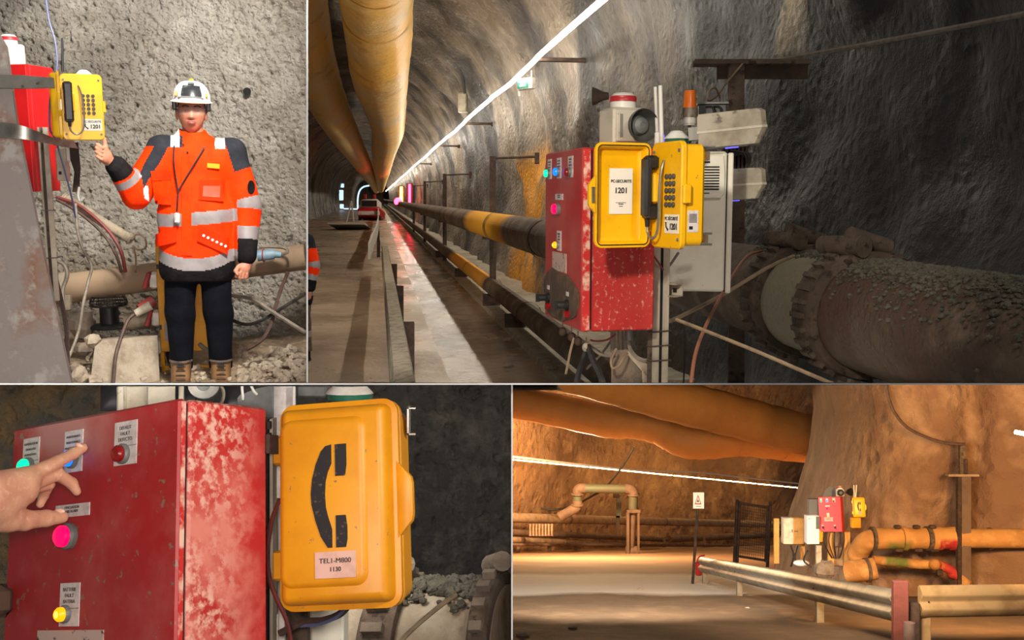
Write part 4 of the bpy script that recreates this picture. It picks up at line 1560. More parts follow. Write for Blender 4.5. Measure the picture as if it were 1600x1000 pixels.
tag(m.build('twisted_steel_strap', M_['steel'], angle=50), 'twisted shiny steel strap below the flat one on the leaning plate', 'strap')

cabinet(frame(1, P(54, 300, 4.72), 8), 'plain red cabinet half hidden behind the leaning steel plate', W=.40, H=.575, D=.215, mats=('red_clean', 'red_clean'), plain=True)
phone(frame(1, P(132, 219, 4.5), -26), 'open yellow telephone with black handset above the raised thumb', .86, 93, 'yellow_clean', sticker=False, beige=False)
siren(frame(1, P(16, 105, 4.85), 130), 'white siren with red band above the red cabinet behind the leaning plate', 1.0)
stub_beacon(frame(1, P(131, 124, 4.62), -20), 'green and white beacon above the open telephone next to the worker', .95)
m = MB().tube([P(98, 112, 4.6), P(97, 60, 4.6)], [.006, .005], 8)
tag(m.build('antenna', M_['black_plastic']), 'thin black rod antenna standing behind the open telephone by the worker', 'antenna')
cable('blue_wire', [(70, -20, 4.7), (76, 30, 4.62), (86, 65, 4.6), (89, 105, 4.55), (79, 150, 4.45), (78, 200, 4.45), (88, 222, 4.45), (110, 300, 4.6), (118, 340, 4.7)], .0042, 'cable_blue', 'bluish wire hanging from the roof past the yellow telephone lid')

t = thing('strut_post', 'pale clear-edged strut post under the open telephone by the leaning plate', 'post', frame(1, P(85, 470, 4.8), -20))
for x0, x1 in ((-.022, -.014), (.0, .022)):
    MB().box(x0, x1, 0, .03, 0, .80).build('rail', M_['channel'], t)
MB().box(-.014, .0, .02, .03, 0, .80).build('web', M_['rust'], t)
for z in (.2, .42):
    MB().box(-.03, .03, -.004, .034, z, z + .004).build('cable_tie', M_['black_plastic'], t)

m = MB()
o = [(108, 224), (122, 222), (126, 262), (124, 300), (113, 300), (116, 268), (110, 250)]
m.loft([[P(a, b, 4.66) for a, b in o], [P(a, b, 4.70) for a, b in o]])
tag(m.build('cable_hook_bracket', M_['rust_dark'], flat=True), 'dark steel bracket hanging under the open telephone', 'bracket')
m = MB().tube(smooth_path([P(124, 292, 4.66), P(122, 305, 4.66), P(125, 314, 4.66), P(131, 308, 4.66)], 4), .006, 6)
tag(m.build('hook', M_['white_plastic']), 'small pale hook at the end of the dark bracket', 'hook')
t = thing('socket_box', 'small beige socket box under the open telephone', 'box', frame(1, P(97, 283, 4.75), -10))
MB().bbox(-.022, .026, 0, .05, 0, .15, .004).build('case', M_['beige_dirty'], t)
MB().box(-.012, .0, -.002, .001, .03, .045).build('slot', M_['ink'], t)
MB().bbox(.028, .05, -.01, .02, .09, .17, .004).build('white_clip', M_['white_plastic'], t)

# corrugated hose and cables on the wall
m = MB()
pa = smooth_path([P(98, 308, 6.6), P(128, 326, 6.6), P(165, 350, 6.6), P(206, 375, 6.6)], 16)
m.tube(pa, [.030 + .004 * (i % 2) for i in range(len(pa))], 12)
tag(m.build('corrugated_hose', M_['dust_pale']), 'dusty corrugated hose slanting down the sprayed wall left of the worker', 'hose')
cable('red_cable', [(88, 308, 6.55), (125, 322, 6.55), (165, 356, 6.55), (188, 390, 6.55), (196, 425, 6.6)], .012, 'cable_red', 'dark red cable running below the corrugated hose')
cable('brown_cable', [(88, 312, 6.52), (120, 330, 6.52), (158, 362, 6.52), (180, 395, 6.52), (190, 425, 6.58)], .010, 'cable_brown', 'brown cable next to the dark red one below the hose')
cable('coiled_wire', [(206, 374, 6.55), (214, 366, 6.55), (226, 372, 6.55), (228, 386, 6.55), (216, 391, 6.55), (208, 384, 6.55), (212, 400, 6.55), (212, 425, 6.6)], .006, 'cable_tan', 'thin tan wire coiled at the lower end of the hose')
cable('grey_cable', [(118, 318, 6.2), (121, 360, 6.2), (130, 390, 6.2), (143, 415, 6.15), (138, 440, 6.15), (130, 475, 6.1), (122, 520, 6.1), (106, 562, 6.0)], .009, 'cable_grey', 'grey cord hanging in front of the dusty pipe')
cable('bundled_cable', [(70, 330, 4.85), (80, 350, 4.85), (82, 372, 4.85), (76, 392, 4.85), (86, 430, 5.0), (98, 480, 5.2), (104, 520, 5.4), (106, 570, 5.6)], .011, 'cable_brown', 'brown cable looping down beside the leaning plate')
cable('pale_cable', [(66, 312, 4.84), (74, 340, 4.84), (81, 362, 4.84), (74, 385, 4.84)], .006, 'cable_tan', 'short pale cable loop on the strut post under the red cabinet')
cable('pipe_loop_cable', [(88, 408, 6.3), (100, 414, 6.3), (105, 430, 6.3), (98, 452, 6.3), (98, 470, 6.3)], .012, 'cable_grey', 'grey cable loop round the left end of the dusty pipe')

# dusty pipe along the wall
t = thing('wall_pipe', 'dusty beige pipe running behind the worker at hip height', 'pipe', P(290, 450, 6.75))
m = MB().tube([P(70, 455, 6.72), P(250, 431, 6.75), P(478.5, 401, 6.8)], [.098, .092, .086], 24)
m.build('pipe_run', M_['pipe_dusty'], t, world=True)
c0, d0 = P(105, 450, 6.72), (P(520, 396, 6.8) - P(70, 455, 6.72)).normalized()
cl = MB().tube([c0 - d0 * .022, c0 + d0 * .022], .108, 24).build('clamp', M_['stone_pale'], t, world=True)
MB().bbox(-.025, .025, -.02, .02, -.05, .05, .006, Matrix.Translation(P(105, 473, 6.58))).build('clamp_bolt', M_['stone_pale'], cl, world=True)

# black wire-guarded drum on a base
t = thing('fan_drum', 'black wire-guarded drum standing under the dusty pipe', 'drum', frame(1, P(172, 512, 6.75), 0))
MB().lathe([(.125, 0), (.13, .012), (.12, .02), (.07, .03)], 28).build('base_plate', M_['black_rubber'], t)
MB().lathe([(.06, .02), (.06, .14)], 20).build('core', M_['black_plastic'], t)
for r_, z in ((.115, .15), (.118, .17), (.112, .19), (.10, .21)):
    MB().tube([(r_ * math.cos(2 * math.pi * i / 28), r_ * math.sin(2 * math.pi * i / 28), z) for i in range(29)], .004, 5).build('guard_ring', M_['black_plastic'], t)
for i in range(20):
    a = 2 * math.pi * i / 20
    MB().tube([(.06 * math.cos(a), .06 * math.sin(a), .14), (.115 * math.cos(a), .115 * math.sin(a), .15), (.118 * math.cos(a), .118 * math.sin(a), .17), (.10 * math.cos(a), .10 * math.sin(a), .21)], .003, 5).build('guard_wire', M_['black_plastic'], t)

# yellow socket box behind the worker
t = thing('power_box', 'yellow power distribution box with red sockets behind the worker', 'power box', frame(1, P(254, 603, 6.45), -10))
MB().bbox(0, .315, 0, .20, .215, .925, .005).build('case', M_['yellow_box'], t)
MB().box(.008, .307, -.004, .0, .225, .915).build('front_panel', M_['yellow_box'], t)
for x0, x1, z0, z1 in ((.0, .02, 0, .215), (.295, .315, 0, .215), (.0, .315, .10, .125)):
    MB().box(x0, x1, 0, .02, z0, z1).build('foot_frame', M_['yellow_box'], t)
MB().box(0, .02, .18, .2, 0, .215).build('foot_frame', M_['yellow_box'], t)
MB().box(.03, .062, -.007, -.003, .29, .40).build('rating_plate', M_['steel_dull'], t)
MB().box(.002, .016, -.009, -.003, .36, .39).build('latch', M_['black_plastic'], t)
MB().box(.002, .016, -.009, -.003, .74, .77).build('latch', M_['black_plastic'], t)
for z in (.66, .42, .24):
    so = MB().bbox(-.055, .0, .05, .14, z - .05, z + .05, .012).build('socket', M_['white_plastic'], t)
    MB().bbox(-.085, -.055, .045, .145, z - .055, z + .055, .008, Matrix.Translation((-.062, .09, z)) @ Matrix.Rotation(.35, 4, 'Y') @ Matrix.Translation((.062, -.09, -z))).build('socket_flap', M_['red_plug'], so)
t = thing('red_plug', 'red and white plug pushed into the yellow power box', 'plug', P(225, 482, 6.4))
MB().cyl(P(240, 470, 6.42), P(219, 484, 6.38), .038, .036, 14).build('collar', M_['red_plug'], t, world=True)
MB().cyl(P(236, 477, 6.36), P(212, 490, 6.34), .030, .024, 14).build('grip', M_['beige_dirty'], t, world=True)
cable('plug_cable', [(212, 490, 6.34), (200, 500, 6.3), (190, 525, 6.25), (181, 555, 6.2), (177, 600, 6.05)], .011, 'cable_brown', 'brown cable from the red plug down to the floor')
t = thing('blue_plug', 'blue cable coupling lying on the dusty pipe right of the worker', 'plug', P(420, 400, 6.6))
MB().cyl(P(402, 400, 6.58), P(428, 397, 6.6), .036, .034, 14).build('collar', M_['blue_plug'], t, world=True)
MB().cyl(P(428, 397, 6.6), P(440, 398, 6.6), .026, .018, 12).build('tail', M_['blue_plug'], t, world=True)
MB().tube([P(412, 399, 6.59) + Vector((0, .038 * math.cos(a), .038 * math.sin(a))) for a in [2 * math.pi * i / 16 for i in range(17)]], .005, 6).build('ring', M_['red_plug'], t, world=True)
cable('blue_plug_cable', [(440, 398, 6.6), (449, 394, 6.6), (446, 388, 6.62), (430, 386, 6.64), (408, 386, 6.66)], .011, 'cable_grey', 'grey cable bending back from the blue coupling')
for k, (pts, r_, mm, lb) in enumerate((
        ([(362, 462, 6.5), (395, 468, 6.5), (430, 490, 6.45), (478, 520, 6.4)], .014, 'cable_grey', 'thick grey cable running from the worker to the right edge'),
        ([(362, 500, 6.5), (385, 507, 6.5), (410, 500, 6.5), (440, 482, 6.5), (478, 458, 6.5)], .012, 'cable_black', 'black cable rising from behind the legs to the right edge'),
        ([(450, 425, 6.6), (440, 450, 6.6), (430, 480, 6.55), (424, 505, 6.5), (410, 530, 6.45), (385, 546, 6.3)], .012, 'cable_brown', 'brown cable dropping from the pipe to the rubble'),
        ([(312, 538, 6.4), (325, 548, 6.35), (340, 553, 6.3)], .014, 'cable_grey', 'short grey cable between the worker\'s legs'),
        ([(262, 548, 6.6), (266, 566, 6.55), (278, 575, 6.5)], .016, 'cable_black', 'black cable bend inside the foot of the yellow box'))):
    cable('floor_cable', pts, r_, mm, lb)
# concrete lumps and stones
t = MB()
o = [(148, 542), (160, 532), (246, 524), (250, 604), (140, 604)]
t.loft([[P(a, b, 6.25) for a, b in o], [P(a, b - 4, 6.75) for a, b in o]])
tag(t.build('concrete_block', M_['stone_pale'], flat=True), 'broad pale concrete block on the floor beside the yellow box', 'concrete block')
m = MB().tube([P(198, 502, 6.7), P(246, 500, 6.7)], .055, 16)
tag(m.build('pipe_stub', M_['dust_pale']), 'short pale pipe stub under the dusty pipe', 'pipe')
for k, (px, py, y, rx, rz, lb) in enumerate(((130, 508, 6.7, .085, .09, 'large rounded stone under the left end of the dusty pipe'), (146, 533, 6.3, .05, .045, 'pale angular stone in front of the black drum'),
                                             (125, 585, 5.9, .05, .05, 'small stone beside the foot of the leaning plate'), (118, 575, 5.95, .035, .035, 'smallest stone touching the leaning plate'),
                                             (132, 545, 6.5, .06, .05, 'dark stone left of the concrete block'))):
    tag(MB().rock(P(px, py, y), (rx, rx, rz), k).build('stone', M_['stone_pale' if k in (1, 2) else 'stone'], flat=True), lb, 'stone', 'stones beside the leaning plate')
m = MB()
for k in range(420):
    y = random.uniform(5.95, 7.1)
    px = random.choice((random.uniform(372, 478), random.uniform(372, 478), random.uniform(120, 478)))
    py = 601 - 58 * (y - 5.9) / 1.25
    r_ = random.choice((.008, .010, .012, .016, .02, .028)) * random.uniform(.8, 1.2)
    m.rock(P(px, py - r_ * 120, y), (r_, r_, r_ * .8), k)
tag(m.build('rubble', M_['stone_pale'], flat=True), 'loose pale rubble strewn over the floor round the worker', 'rubble', kind='stuff')
mark(1)


# ================================================================== place 2: the long tunnel
# ---- ventilation ducts: (px, py, apparent width)
def duct(name, label, pts, dia, m, kinks, seg=24):
    path, rad = [], []
    for px, py, w in pts:
        y = F * dia / w
        path.append(P(px, py, y))
        rad.append(dia / 2)
    sp = smooth_path(path, 8)
    n = len(sp)
    rs = []
    for i in range(n):
        rs.append(dia / 2 * (1 + .03 * noise.noise(Vector((i * .9, 0, 3)))) * (.965 if i % kinks == 0 else 1.0))
    t = thing(name, label, 'air duct', path[0])
    MB().tube(sp, rs, seg, False).build('sleeve', M_[m], t, world=True)
    for i in range(kinks, n - 1, kinks):
        d = (sp[min(i + 1, n - 1)] - sp[i - 1]).normalized()
        MB().tube([sp[i] - d * .05, sp[i] + d * .05], rs[i] * 1.025, seg, False).build('joint_band', M_[m], t, world=True)
    return t


duct('air_duct', 'yellow fabric air duct hanging nearest the bright light strip',
     [(580, -160, 165), (586, -60, 135), (588, 0, 116), (592, 60, 104), (594, 120, 88), (603, 175, 62), (606, 205, 50), (600, 235, 38), (597, 262, 28), (596, 280, 18), (595, 296, 10)], 1.45, 'duct', 9)
duct('air_duct', 'yellow fabric air duct further left in the tunnel vault',
     [(440, -120, 120), (466, 0, 92), (480, 70, 80), (497, 125, 70), (517, 170, 58), (540, 212, 45), (560, 245, 32), (573, 268, 23), (582, 284, 15), (588, 298, 9)], 1.45, 'duct', 9)

# ---- light strip: LED battens end to end
LED = (2.3, 2.035)
ORD = ['first', 'second', 'third', 'fourth', 'fifth', 'sixth', 'seventh', 'eighth', 'ninth', 'tenth', 'eleventh', 'twelfth', 'thirteenth', 'fourteenth', 'fifteenth']
ys = [8.8]
while ys[-1] < 290:
    ys.append(min(ys[-1] + max(6.0, ys[-1] * .28), 291.0))
for i in range(len(ys) - 1):
    o = MB().tube([A(*LED, ys[i]) + Vector((0, 0, -.015)), A(LED[0], LED[1] - (.05 if i % 2 else 0), (ys[i] + ys[i + 1]) / 2), A(*LED, ys[i + 1] - .02)], .034, 8).build('light_tube', M_['led_white'])
    tag(o, ORD[i] + ' bright light tube of the tunnel strip, counted from the near end', 'light tube', 'light tubes of the long tunnel strip')
for k, (px, lb) in enumerate(((838, 'dark wall bracket beside the hanging exit sign'), (724, 'dark wall bracket below the grey junction box'), (684, 'dark wall bracket farther along the light strip'), (652, 'smallest dark wall bracket on the light strip'))):
    y = F * LED[0] / (px - 590)
    t = thing('strip_bracket', lb, 'bracket', A(*LED, y), 'brackets of the light strip')
    MB().cyl(A(LED[0] + .02, LED[1] - .02, y), A(LED[0] + .85, LED[1] - .04, y), .035, n=8).build('arm', M_['rust_dark'], t, world=True)
    MB().box(-.05, .06, -.03, .03, -.07, .05, Matrix.Translation(A(LED[0] + .8, LED[1] - .04, y))).build('end_plate', M_['rust_dark'], t, world=True)
# hanging exit sign
y = F * 2.45 / (820 - 590)
t = thing('exit_sign', 'small white hanging exit sign with green panel under the light strip', 'sign', frame(2, P(821, 140, y), 52))
MB().bbox(-.19, .19, -.03, .07, 0, .19, .012).build('case', M_['white_plastic'], t)
pn = MB().box(-.17, .12, -.036, -.028, .02, .165).build('panel', M_['green_lens'], t)
text_mesh('SIS', .15, M_['white_plastic'], pn, loc=(-.025, -.04, .095), sx=1.0, depth=.002)
for x in (-.15, .15):
    MB().box(x - .008, x + .008, .0, .016, .18, .30).build('hanger', M_['white_plastic'], t)
MB().box(-.19, -.17, .0, .02, -.09, .01).build('stem', M_['white_plastic'], t)

# ---- junction box and hanging cables on the vault
t = thing('junction_box', 'grey junction box on the tunnel wall above the light strip', 'junction box', frame(2, P(723, 176, 31), 20))
MB().bbox(-.14, .14, -.06, .10, 0, .62, .02).build('case', M_['beige_dirty'], t)
MB().box(-.12, .12, -.075, -.06, .05, .56).build('cover', M_['beige_plastic'], t)
cable('vault_cable', [(716, -10, 26), (713, 40, 26), (712, 70, 28), (721, 110, 29), (726, 145, 30.5)], .04, 'cable_black', 'black cable dropping from the vault to the grey junction box')
cable('vault_cable', [(712, 30, 26), (704, 55, 28), (686, 82, 32), (680, 100, 34), (672, 125, 40), (660, 155, 48), (650, 175, 58), (643, 198, 70)], .05, 'cable_black', 'black cable sagging along the vault toward the far end')
cable('vault_cable', [(718, 20, 26), (724, 34, 26), (728, 48, 26.5)], .02, 'cable_tan', 'short pale wire end dangling from the vault')

# ---- upper and lower pipes along the wall
PX, PZ, PR = 1.82, -.435, .207
rock_mat('pipe_rusty', rgb(120, 102, 84), rgb(82, 64, 52), rgb(142, 124, 102), 1.1, 6, 40, .9, .012, rough=.85,
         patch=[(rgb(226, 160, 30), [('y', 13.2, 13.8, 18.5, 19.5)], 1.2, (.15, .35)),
                (rgb(84, 56, 42), [('y', 2.9, 3.1, 3.84, 3.86)], 3, (.40, .60)),
                (rgb(150, 140, 116), [('y', 3.86, 3.88, 4.40, 4.42)], 2, (.1, .3))])
t = thing('main_pipe', 'thick rusty pipe running the length of the tunnel wall behind the cabinets', 'pipe', A(PX, PZ, 6))
yy = [1.9, 2.6, 3.2, 3.8, 4.3, 4.9, 5.6, 7, 9, 12, 16, 22, 32, 50, 90, 160, 280]
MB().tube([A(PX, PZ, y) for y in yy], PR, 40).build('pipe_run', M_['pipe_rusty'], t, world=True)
dd = Vector((-.13125, 1, .11875)).normalized()
uu = Vector((0, -dd.z, dd.y)).normalized()
rr = dd.cross(uu)


def around(y, r, a, along=0.0, x=PX, z=PZ):
    return A(x, z, y) + dd * along + (rr * math.cos(a) + uu * math.sin(a)) * r


for y in (11.0, 15.5, 19.5, 26, 34, 44, 58):
    cl = MB()
    cl.tube([A(PX, PZ, y - .06), A(PX, PZ, y + .06)], PR + .022, 28, False).build('clamp', M_['rust_dark' if y > 11 else 'rust'], t, world=True)
# the two heavy couplings near the camera
for y, nm in ((4.42, 'coupling'), (3.86, 'coupling')):
    cp = MB()
    cp.loft([[around(y, r_, 2 * math.pi * j / 48, a_) for j in range(48)] for a_, r_ in ((-.085, PR + .002), (-.085, PR + .03), (-.06, PR + .034), (.06, PR + .034), (.085, PR + .03), (.085, PR + .002))], False, False)
    c = cp.build(nm, M_['rust'], t, world=True)
    for j in range(30):
        a = 2 * math.pi * j / 30
        b = MB()
        ring = []
        for (al, ra) in ((-.05, PR + .03), (-.05, PR + .052), (.05, PR + .052), (.05, PR + .03)):
            ring.append((al, ra))
        vs = []
        for da in (-.036, .036):
            for al, ra in ring:
                vs.append(around(y, ra, a + da, al))
        b.add(vs, [(0, 1, 2, 3), (7, 6, 5, 4), (0, 4, 5, 1), (1, 5, 6, 2), (2, 6, 7, 3)])
        b.build('coupling_rib', M_['rust'], c, world=True, flat=True)
    a0 = math.radians(100)
    MB().cyl(around(y, PR + .055, a0, -.10), around(y, PR + .075, a0 + .25, .10), .042, .034, 14).build('coupling_lug', M_['rust'], c, world=True)
    MB().cyl(around(y, PR + .06, a0 - .5, -.03), around(y, PR + .10, a0 + .1, -.06), .03, .036, 12).build('coupling_bolt', M_['rust'], c, world=True)
    MB().rock(around(y, PR + .04, math.radians(262)), (.05, .05, .05), 3).build('coupling_foot', M_['stone'], c, world=True)
# wet gravel lying on the pipe
m = MB()
for k in range(5200):
    q = random.random()
    y = random.uniform(2.2, 3.76) if q < .75 else random.uniform(3.95, 4.8)
    spread = .75 if y < 4.0 else .35
    a = math.pi / 2 + random.gauss(.15 if y < 4 else 0, spread * (.62 if y < 3.4 else .45))
    r_ = random.choice((.004, .005, .007, .010)) * random.uniform(.7, 1.2)
    if 3.6 < y < 3.76 or 3.95 < y < 4.6:
        r_ *= 1.25
    m.rock(around(y, PR + r_ * .3, a), (r_, r_, r_ * .7), k % 37)
tag(m.build('gravel_crust', M_['debris'], flat=True), 'dark wet gravel caked on top of the thick rusty pipe', 'gravel', kind='stuff')
rock_mat('pipe_low', rgb(104, 86, 70), rgb(70, 56, 46), rgb(124, 106, 86), .8, 5, 26, .5, .01, rough=.85,
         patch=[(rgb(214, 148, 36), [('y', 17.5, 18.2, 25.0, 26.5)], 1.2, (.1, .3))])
LX, LZ, LR = 1.95, -1.50, .135
t = thing('lower_pipe', 'thinner rusty pipe near the kerb below the thick one', 'pipe', A(LX, LZ, 12))
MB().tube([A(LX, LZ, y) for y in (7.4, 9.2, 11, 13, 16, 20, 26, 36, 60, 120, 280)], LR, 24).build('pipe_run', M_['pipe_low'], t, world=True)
for y in (13.2, 17.4, 21.5, 27, 36, 48):
    MB().tube([A(LX, LZ, y - .05), A(LX, LZ, y + .05)], LR + .03, 20, False).build('clamp', M_['rust_dark'], t, world=True)
for y in (14.6, 17.6, 24, 32):
    MB().box(-.14, .16, -.06, .06, -.34, -.14, Matrix.Translation(A(LX, LZ, y))).build('saddle', M_['rust_dark'], t, world=True)

# ---- stands that carry the pipes
def stand(y, label, m, top=.72, z0=-1.84):
    t = thing('pipe_stand', label, 'pipe stand', A(1.98, z0, y), 'pipe stands along the tunnel')
    w = .055
    for (x0, x1, y0, y1, nm) in ((-w, w, -.05, -.038, 'flange'), (-w, w, .038, .05, 'flange'), (-.006, .006, -.04, .04, 'web')):
        MB().box(x0, x1, y0, y1, 0, top - z0).build(nm, M_[m], t)
    arm = MB().cyl((0, 0, top - z0 - .03), (.78, 0, top - z0 + .0), .022, n=8).build('arm', M_[m], t)
    MB().box(.72, .80, -.05, .05, top - z0 - .12, top - z0 + .06).build('wall_plate', M_[m], t)
    MB().box(-.18, .25, -.03, .03, PZ - PR - z0 - .06, PZ - PR - z0).build('cradle', M_[m], t)
    return t


for k, y in enumerate((17.6, 30.2, 43.0, 56.0)):
    stand(y, ('dark steel pipe stand nearest behind the red cabinet on the tunnel floor', 'second dark pipe stand from the cabinets along the wall', 'third pipe stand from the cabinets along the tunnel wall', 'farthest pipe stand along the tunnel wall')[k], 'rust_dark')
# rusty T-post behind the white cabinet
t = thing('rusty_post', 'rusty steel T-shaped post behind the two grey floodlights', 'post', A(1.96, -1.2, 5.6))
MB().box(-.042, .042, -.02, .02, 0, 1.93).build('upright', M_['rust'], t)
MB().box(-.23, .40, -.03, .05, 1.93, 1.955).build('crossbar_flange', M_['rust'], t)
MB().box(-.10, .40, .02, .035, 1.86, 1.93).build('crossbar_web', M_['rust_dark'], t)
MB().box(-.042, .042, .02, .045, 1.1, 1.2).build('splice', M_['rust_dark'], t)
cable('wall_cable', [(1190, 98, 6.4), (1300, 79, 5.6), (1420, 57, 4.9), (1520, 38, 4.5), (1660, 10, 4.0)], .013, 'cable_grey', 'long taut grey cable crossing the dark rock at upper right')
cable('post_wire', [(1160, 100, 5.5), (1135, 130, 5.4), (1120, 150, 5.0), (1106, 158, 4.6), (1108, 142, 4.6), (1118, 138, 4.8), (1124, 152, 5.0)], .005, 'cable_tan', 'thin looped wire hanging from the rusty T-shaped post')

# ---- guard rail on the road edge
t = thing('guard_rail', 'dusty steel guard rail in the foreground on the tunnel road', 'guard rail', A(.17, -1.9, 12))
ry = [5.0, 6, 7.5, 9, 11, 13, 16, 20, 25]
prof = [(-.075, -.30), (-.05, -.24), (-.078, -.17), (-.05, -.10), (-.075, -.03), (-.06, .0), (.06, .01), (.075, -.02), (-.03, -.02), (-.03, -.28)]
MB().loft([[A(.17 + x, -1.16 + z, y) for x, z in prof] for y in ry]).build('beam', M_['dust_pale'], t, world=True)
for y in (6.35, 10.6, 15.0, 20):
    MB().loft([[A(.28 + x, z, y + q) for x, q in ((-.05, -.05), (.10, -.05), (.10, -.04), (-.04, -.04), (-.04, .04), (.10, .04), (.10, .05), (-.05, .05))] for z in (-1.9, -1.28)]).build('post', M_['rust_dark'], t, world=True)
# far rail, bent at its near end
t = thing('guard_rail', 'bent pale guard rail end farther along the tunnel road', 'guard rail', A(-.05, -1.9, 30))
pts = [(577, 380, 27), (582, 366, 30), (589, 350, 38), (591, 338, 50), (591, 328, 75), (591, 320, 120)]
pa = smooth_path([P(*p) for p in pts], 5)
MB().loft([[p + Vector((-.03, 0, .0)), p + Vector((.03, 0, .0)), p + Vector((.03, 0, -.42)), p + Vector((-.03, 0, -.42))] for p in pa]).build('beam', M_['ventwhite'], t, world=True)
for y in (33, 42, 55):
    MB().box(-.04, .06, -.04, .04, 0, .55, Matrix.Translation(A(.02, -1.9, y))).build('post', M_['rust_dark'], t, world=True)

# ---- far end: lamps, vehicle, barrier
for k, (px, py0, py1, y, m_, lb, w) in enumerate(((627, 292, 322, 84, 'orange_light', 'glowing orange light column far along the tunnel wall', .12), (640, 288, 316, 80, 'red_light', 'glowing red light column beside the orange one', .10))):
    t = thing('light_column', lb, 'light column', P(px, py1, y))
    MB().cyl(P(px, py1, y), P(px, py0, y), w, n=10).build('tube', M_[m_], t, world=True)
    MB().box(-.25, .25, .12, .2, -.1, (py1 - py0) * y / F + .1, Matrix.Translation(P(px, py1, y))).build('backboard', M_['rust_dark'], t, world=True)
t = thing('warning_lamp', 'round red warning lamp at the foot of the orange light column', 'lamp', P(622, 321, 82))
MB().ball(P(622, 315, 82), .32, 14, 10).build('globe', M_['red_light'], t, world=True)
MB().cyl(P(622, 322, 82), P(622, 318, 82), .2, n=10).build('base', M_['rust_dark'], t, world=True)
t = thing('tunnel_vehicle', 'small red and white tunnel vehicle parked far down the road', 'vehicle', P(578, 328, 88))
VM = Matrix.Translation(A(-.75, -1.9, 88))
MB().bbox(-1.0, 1.0, 0, 3.2, .35, 1.1, .1, VM).build('chassis', M_['red_clean'], t, world=True)
MB().bbox(-.8, .8, .3, 2.4, 1.1, 1.9, .15, VM).build('cab', M_['white_plastic'], t, world=True)
MB().bbox(-.95, .95, -.15, .0, .45, .8, .05, VM).build('bumper', M_['white_plastic'], t, world=True)
MB().box(-.65, .65, .24, .32, 1.25, 1.75, VM).build('windscreen', M_['black_plastic'], t, world=True)
for x in (-.95, .75):
    MB().cyl((x, .5, .35), (x + .2, .5, .35), .35, n=14, M=VM).build('wheel', M_['black_rubber'], t, world=True)
for x in (-.5, .3):
    MB().bbox(x, x + .25, .3, .55, 1.9, 2.3, .05, VM).build('beacon', M_['red_band'], t, world=True)
t = thing('trestle_barrier', 'white A-shaped trestle standing on the far tunnel road', 'barrier', P(545, 350, 76))
BM = Matrix.Translation(A(-2.0, -1.9, 76))
MB().tube([BM @ Vector((-.35, 0, 0)), BM @ Vector((.05, 0, 1.7))], .07, 6).build('leg', M_['ventwhite'], t, world=True)
MB().tube([BM @ Vector((.18, .3, .2)), BM @ Vector((.05, 0, 1.7))], .07, 6).build('leg', M_['ventwhite'], t, world=True)
m = MB().box(-1.1, 1.1, -3, 3, 0, .12, Matrix.Translation(A(-1.5, -1.9, 64)))
tag(m.build('road_plate', M_['ventwhite']), 'pale flat plate lying on the road in front of the trestle', 'plate')
for k, (px, py, h_, w_, y, lb) in enumerate(((535, 293, 6, 5, 168, 'uppermost small bluish daylight gap in the left tunnel wall'), (533, 313, 16, 7, 168, 'tall bluish daylight opening at the left tunnel bend'), (534, 326, 7, 6, 168, 'lowest bluish daylight patch at the left tunnel bend'))):
    s_ = y / F
    o = MB().bbox(-w_ / 2 * s_, w_ / 2 * s_, -.1, .1, 0, h_ * s_, .05, Matrix.Translation(P(px, py, y))).build('daylight_opening', M_['blue_day'])
    tag(o, lb, 'opening', 'daylight openings at the tunnel bend')
m = MB().tube(smooth_path([P(559, 326, 150), P(559, 310, 150), P(562, 298, 150), (P(568, 292, 150)), P(577, 290, 150)], 6), .12, 6)
tag(m.build('arch_light', M_['blue_day']), 'curved bluish light line tracing a far tunnel arch', 'light line')
m = MB().tube([P(537, 326, 150), P(566, 327, 150)], .1, 6)
tag(m.build('threshold_light', M_['blue_day']), 'flat bluish light line on the road below the far arch', 'light line')
# small bits left on the kerb
for k, (px, py) in enumerate(((704, 436), (793, 531), (795, 571), (864, 575))):
    yk = F * 1.82 / (py - 310)
    tag(MB().rock(P(px, py, yk), (.07, .05, .03), k).build('stone', M_['stone'], flat=True), ('flat stone on the kerb under the first pipe stand', 'brown stone at the kerb edge', 'dark scrap in the wet gutter by the kerb', 'stone on the kerb left of the red cabinet legs')[k], 'stone', 'stones on the tunnel kerb')
mark(2)


# ================================================================== place 2: cabinets, telephone and lamps at the portal
C2 = P(908, 519, 2.85)
cabinet(frame(2, C2, 78), 'red control cabinet with lit buttons left of the open telephone in the long tunnel', W=.42, H=.508, D=.212, mats=('red_dusty', 'red_side'), detail=2, mud=True)
phone(frame(2, P(1039, 388, 2.60), 71), 'open yellow telephone with paper notice in its lid beside the red tunnel cabinet', .81, 86, 'yellow')
siren(frame(2, P(974, 227, 3.02), -24), 'beige siren with dark horn standing on the red tunnel cabinet', 1.02)
# dark horn behind and thin rod
m = MB().lathe([(.012, 0), (.016, .02), (.03, .05), (.032, .055)], 16, frame(2, P(951, 150, 3.5), 100) @ Matrix.Rotation(math.pi / 2, 4, 'X'))
tag(m.build('wall_horn', M_['rust_dark']), 'small dark horn on the rock behind the beige siren', 'horn')
m = MB().tube([P(941, 226, 3.3), P(941, 190, 3.3), P(939, 165, 3.3)], [.009, .007, .004], 8)
tag(m.build('rod_antenna', M_['grey_metal']), 'thin grey rod left of the beige siren', 'antenna')
t = thing('twin_antenna', 'pair of white tube antennas behind the open telephone lid', 'antenna', P(1030, 228, 2.95))
MB().tube([P(1027, 208, 2.95), P(1024, 136, 2.95)], [.0055, .005], 10).build('antenna_tube', M_['white_plastic'], t, world=True)
MB().tube([P(1034, 226, 2.93), P(1031.5, 134, 2.93)], [.0068, .006], 10).build('antenna_tube', M_['white_plastic'], t, world=True)
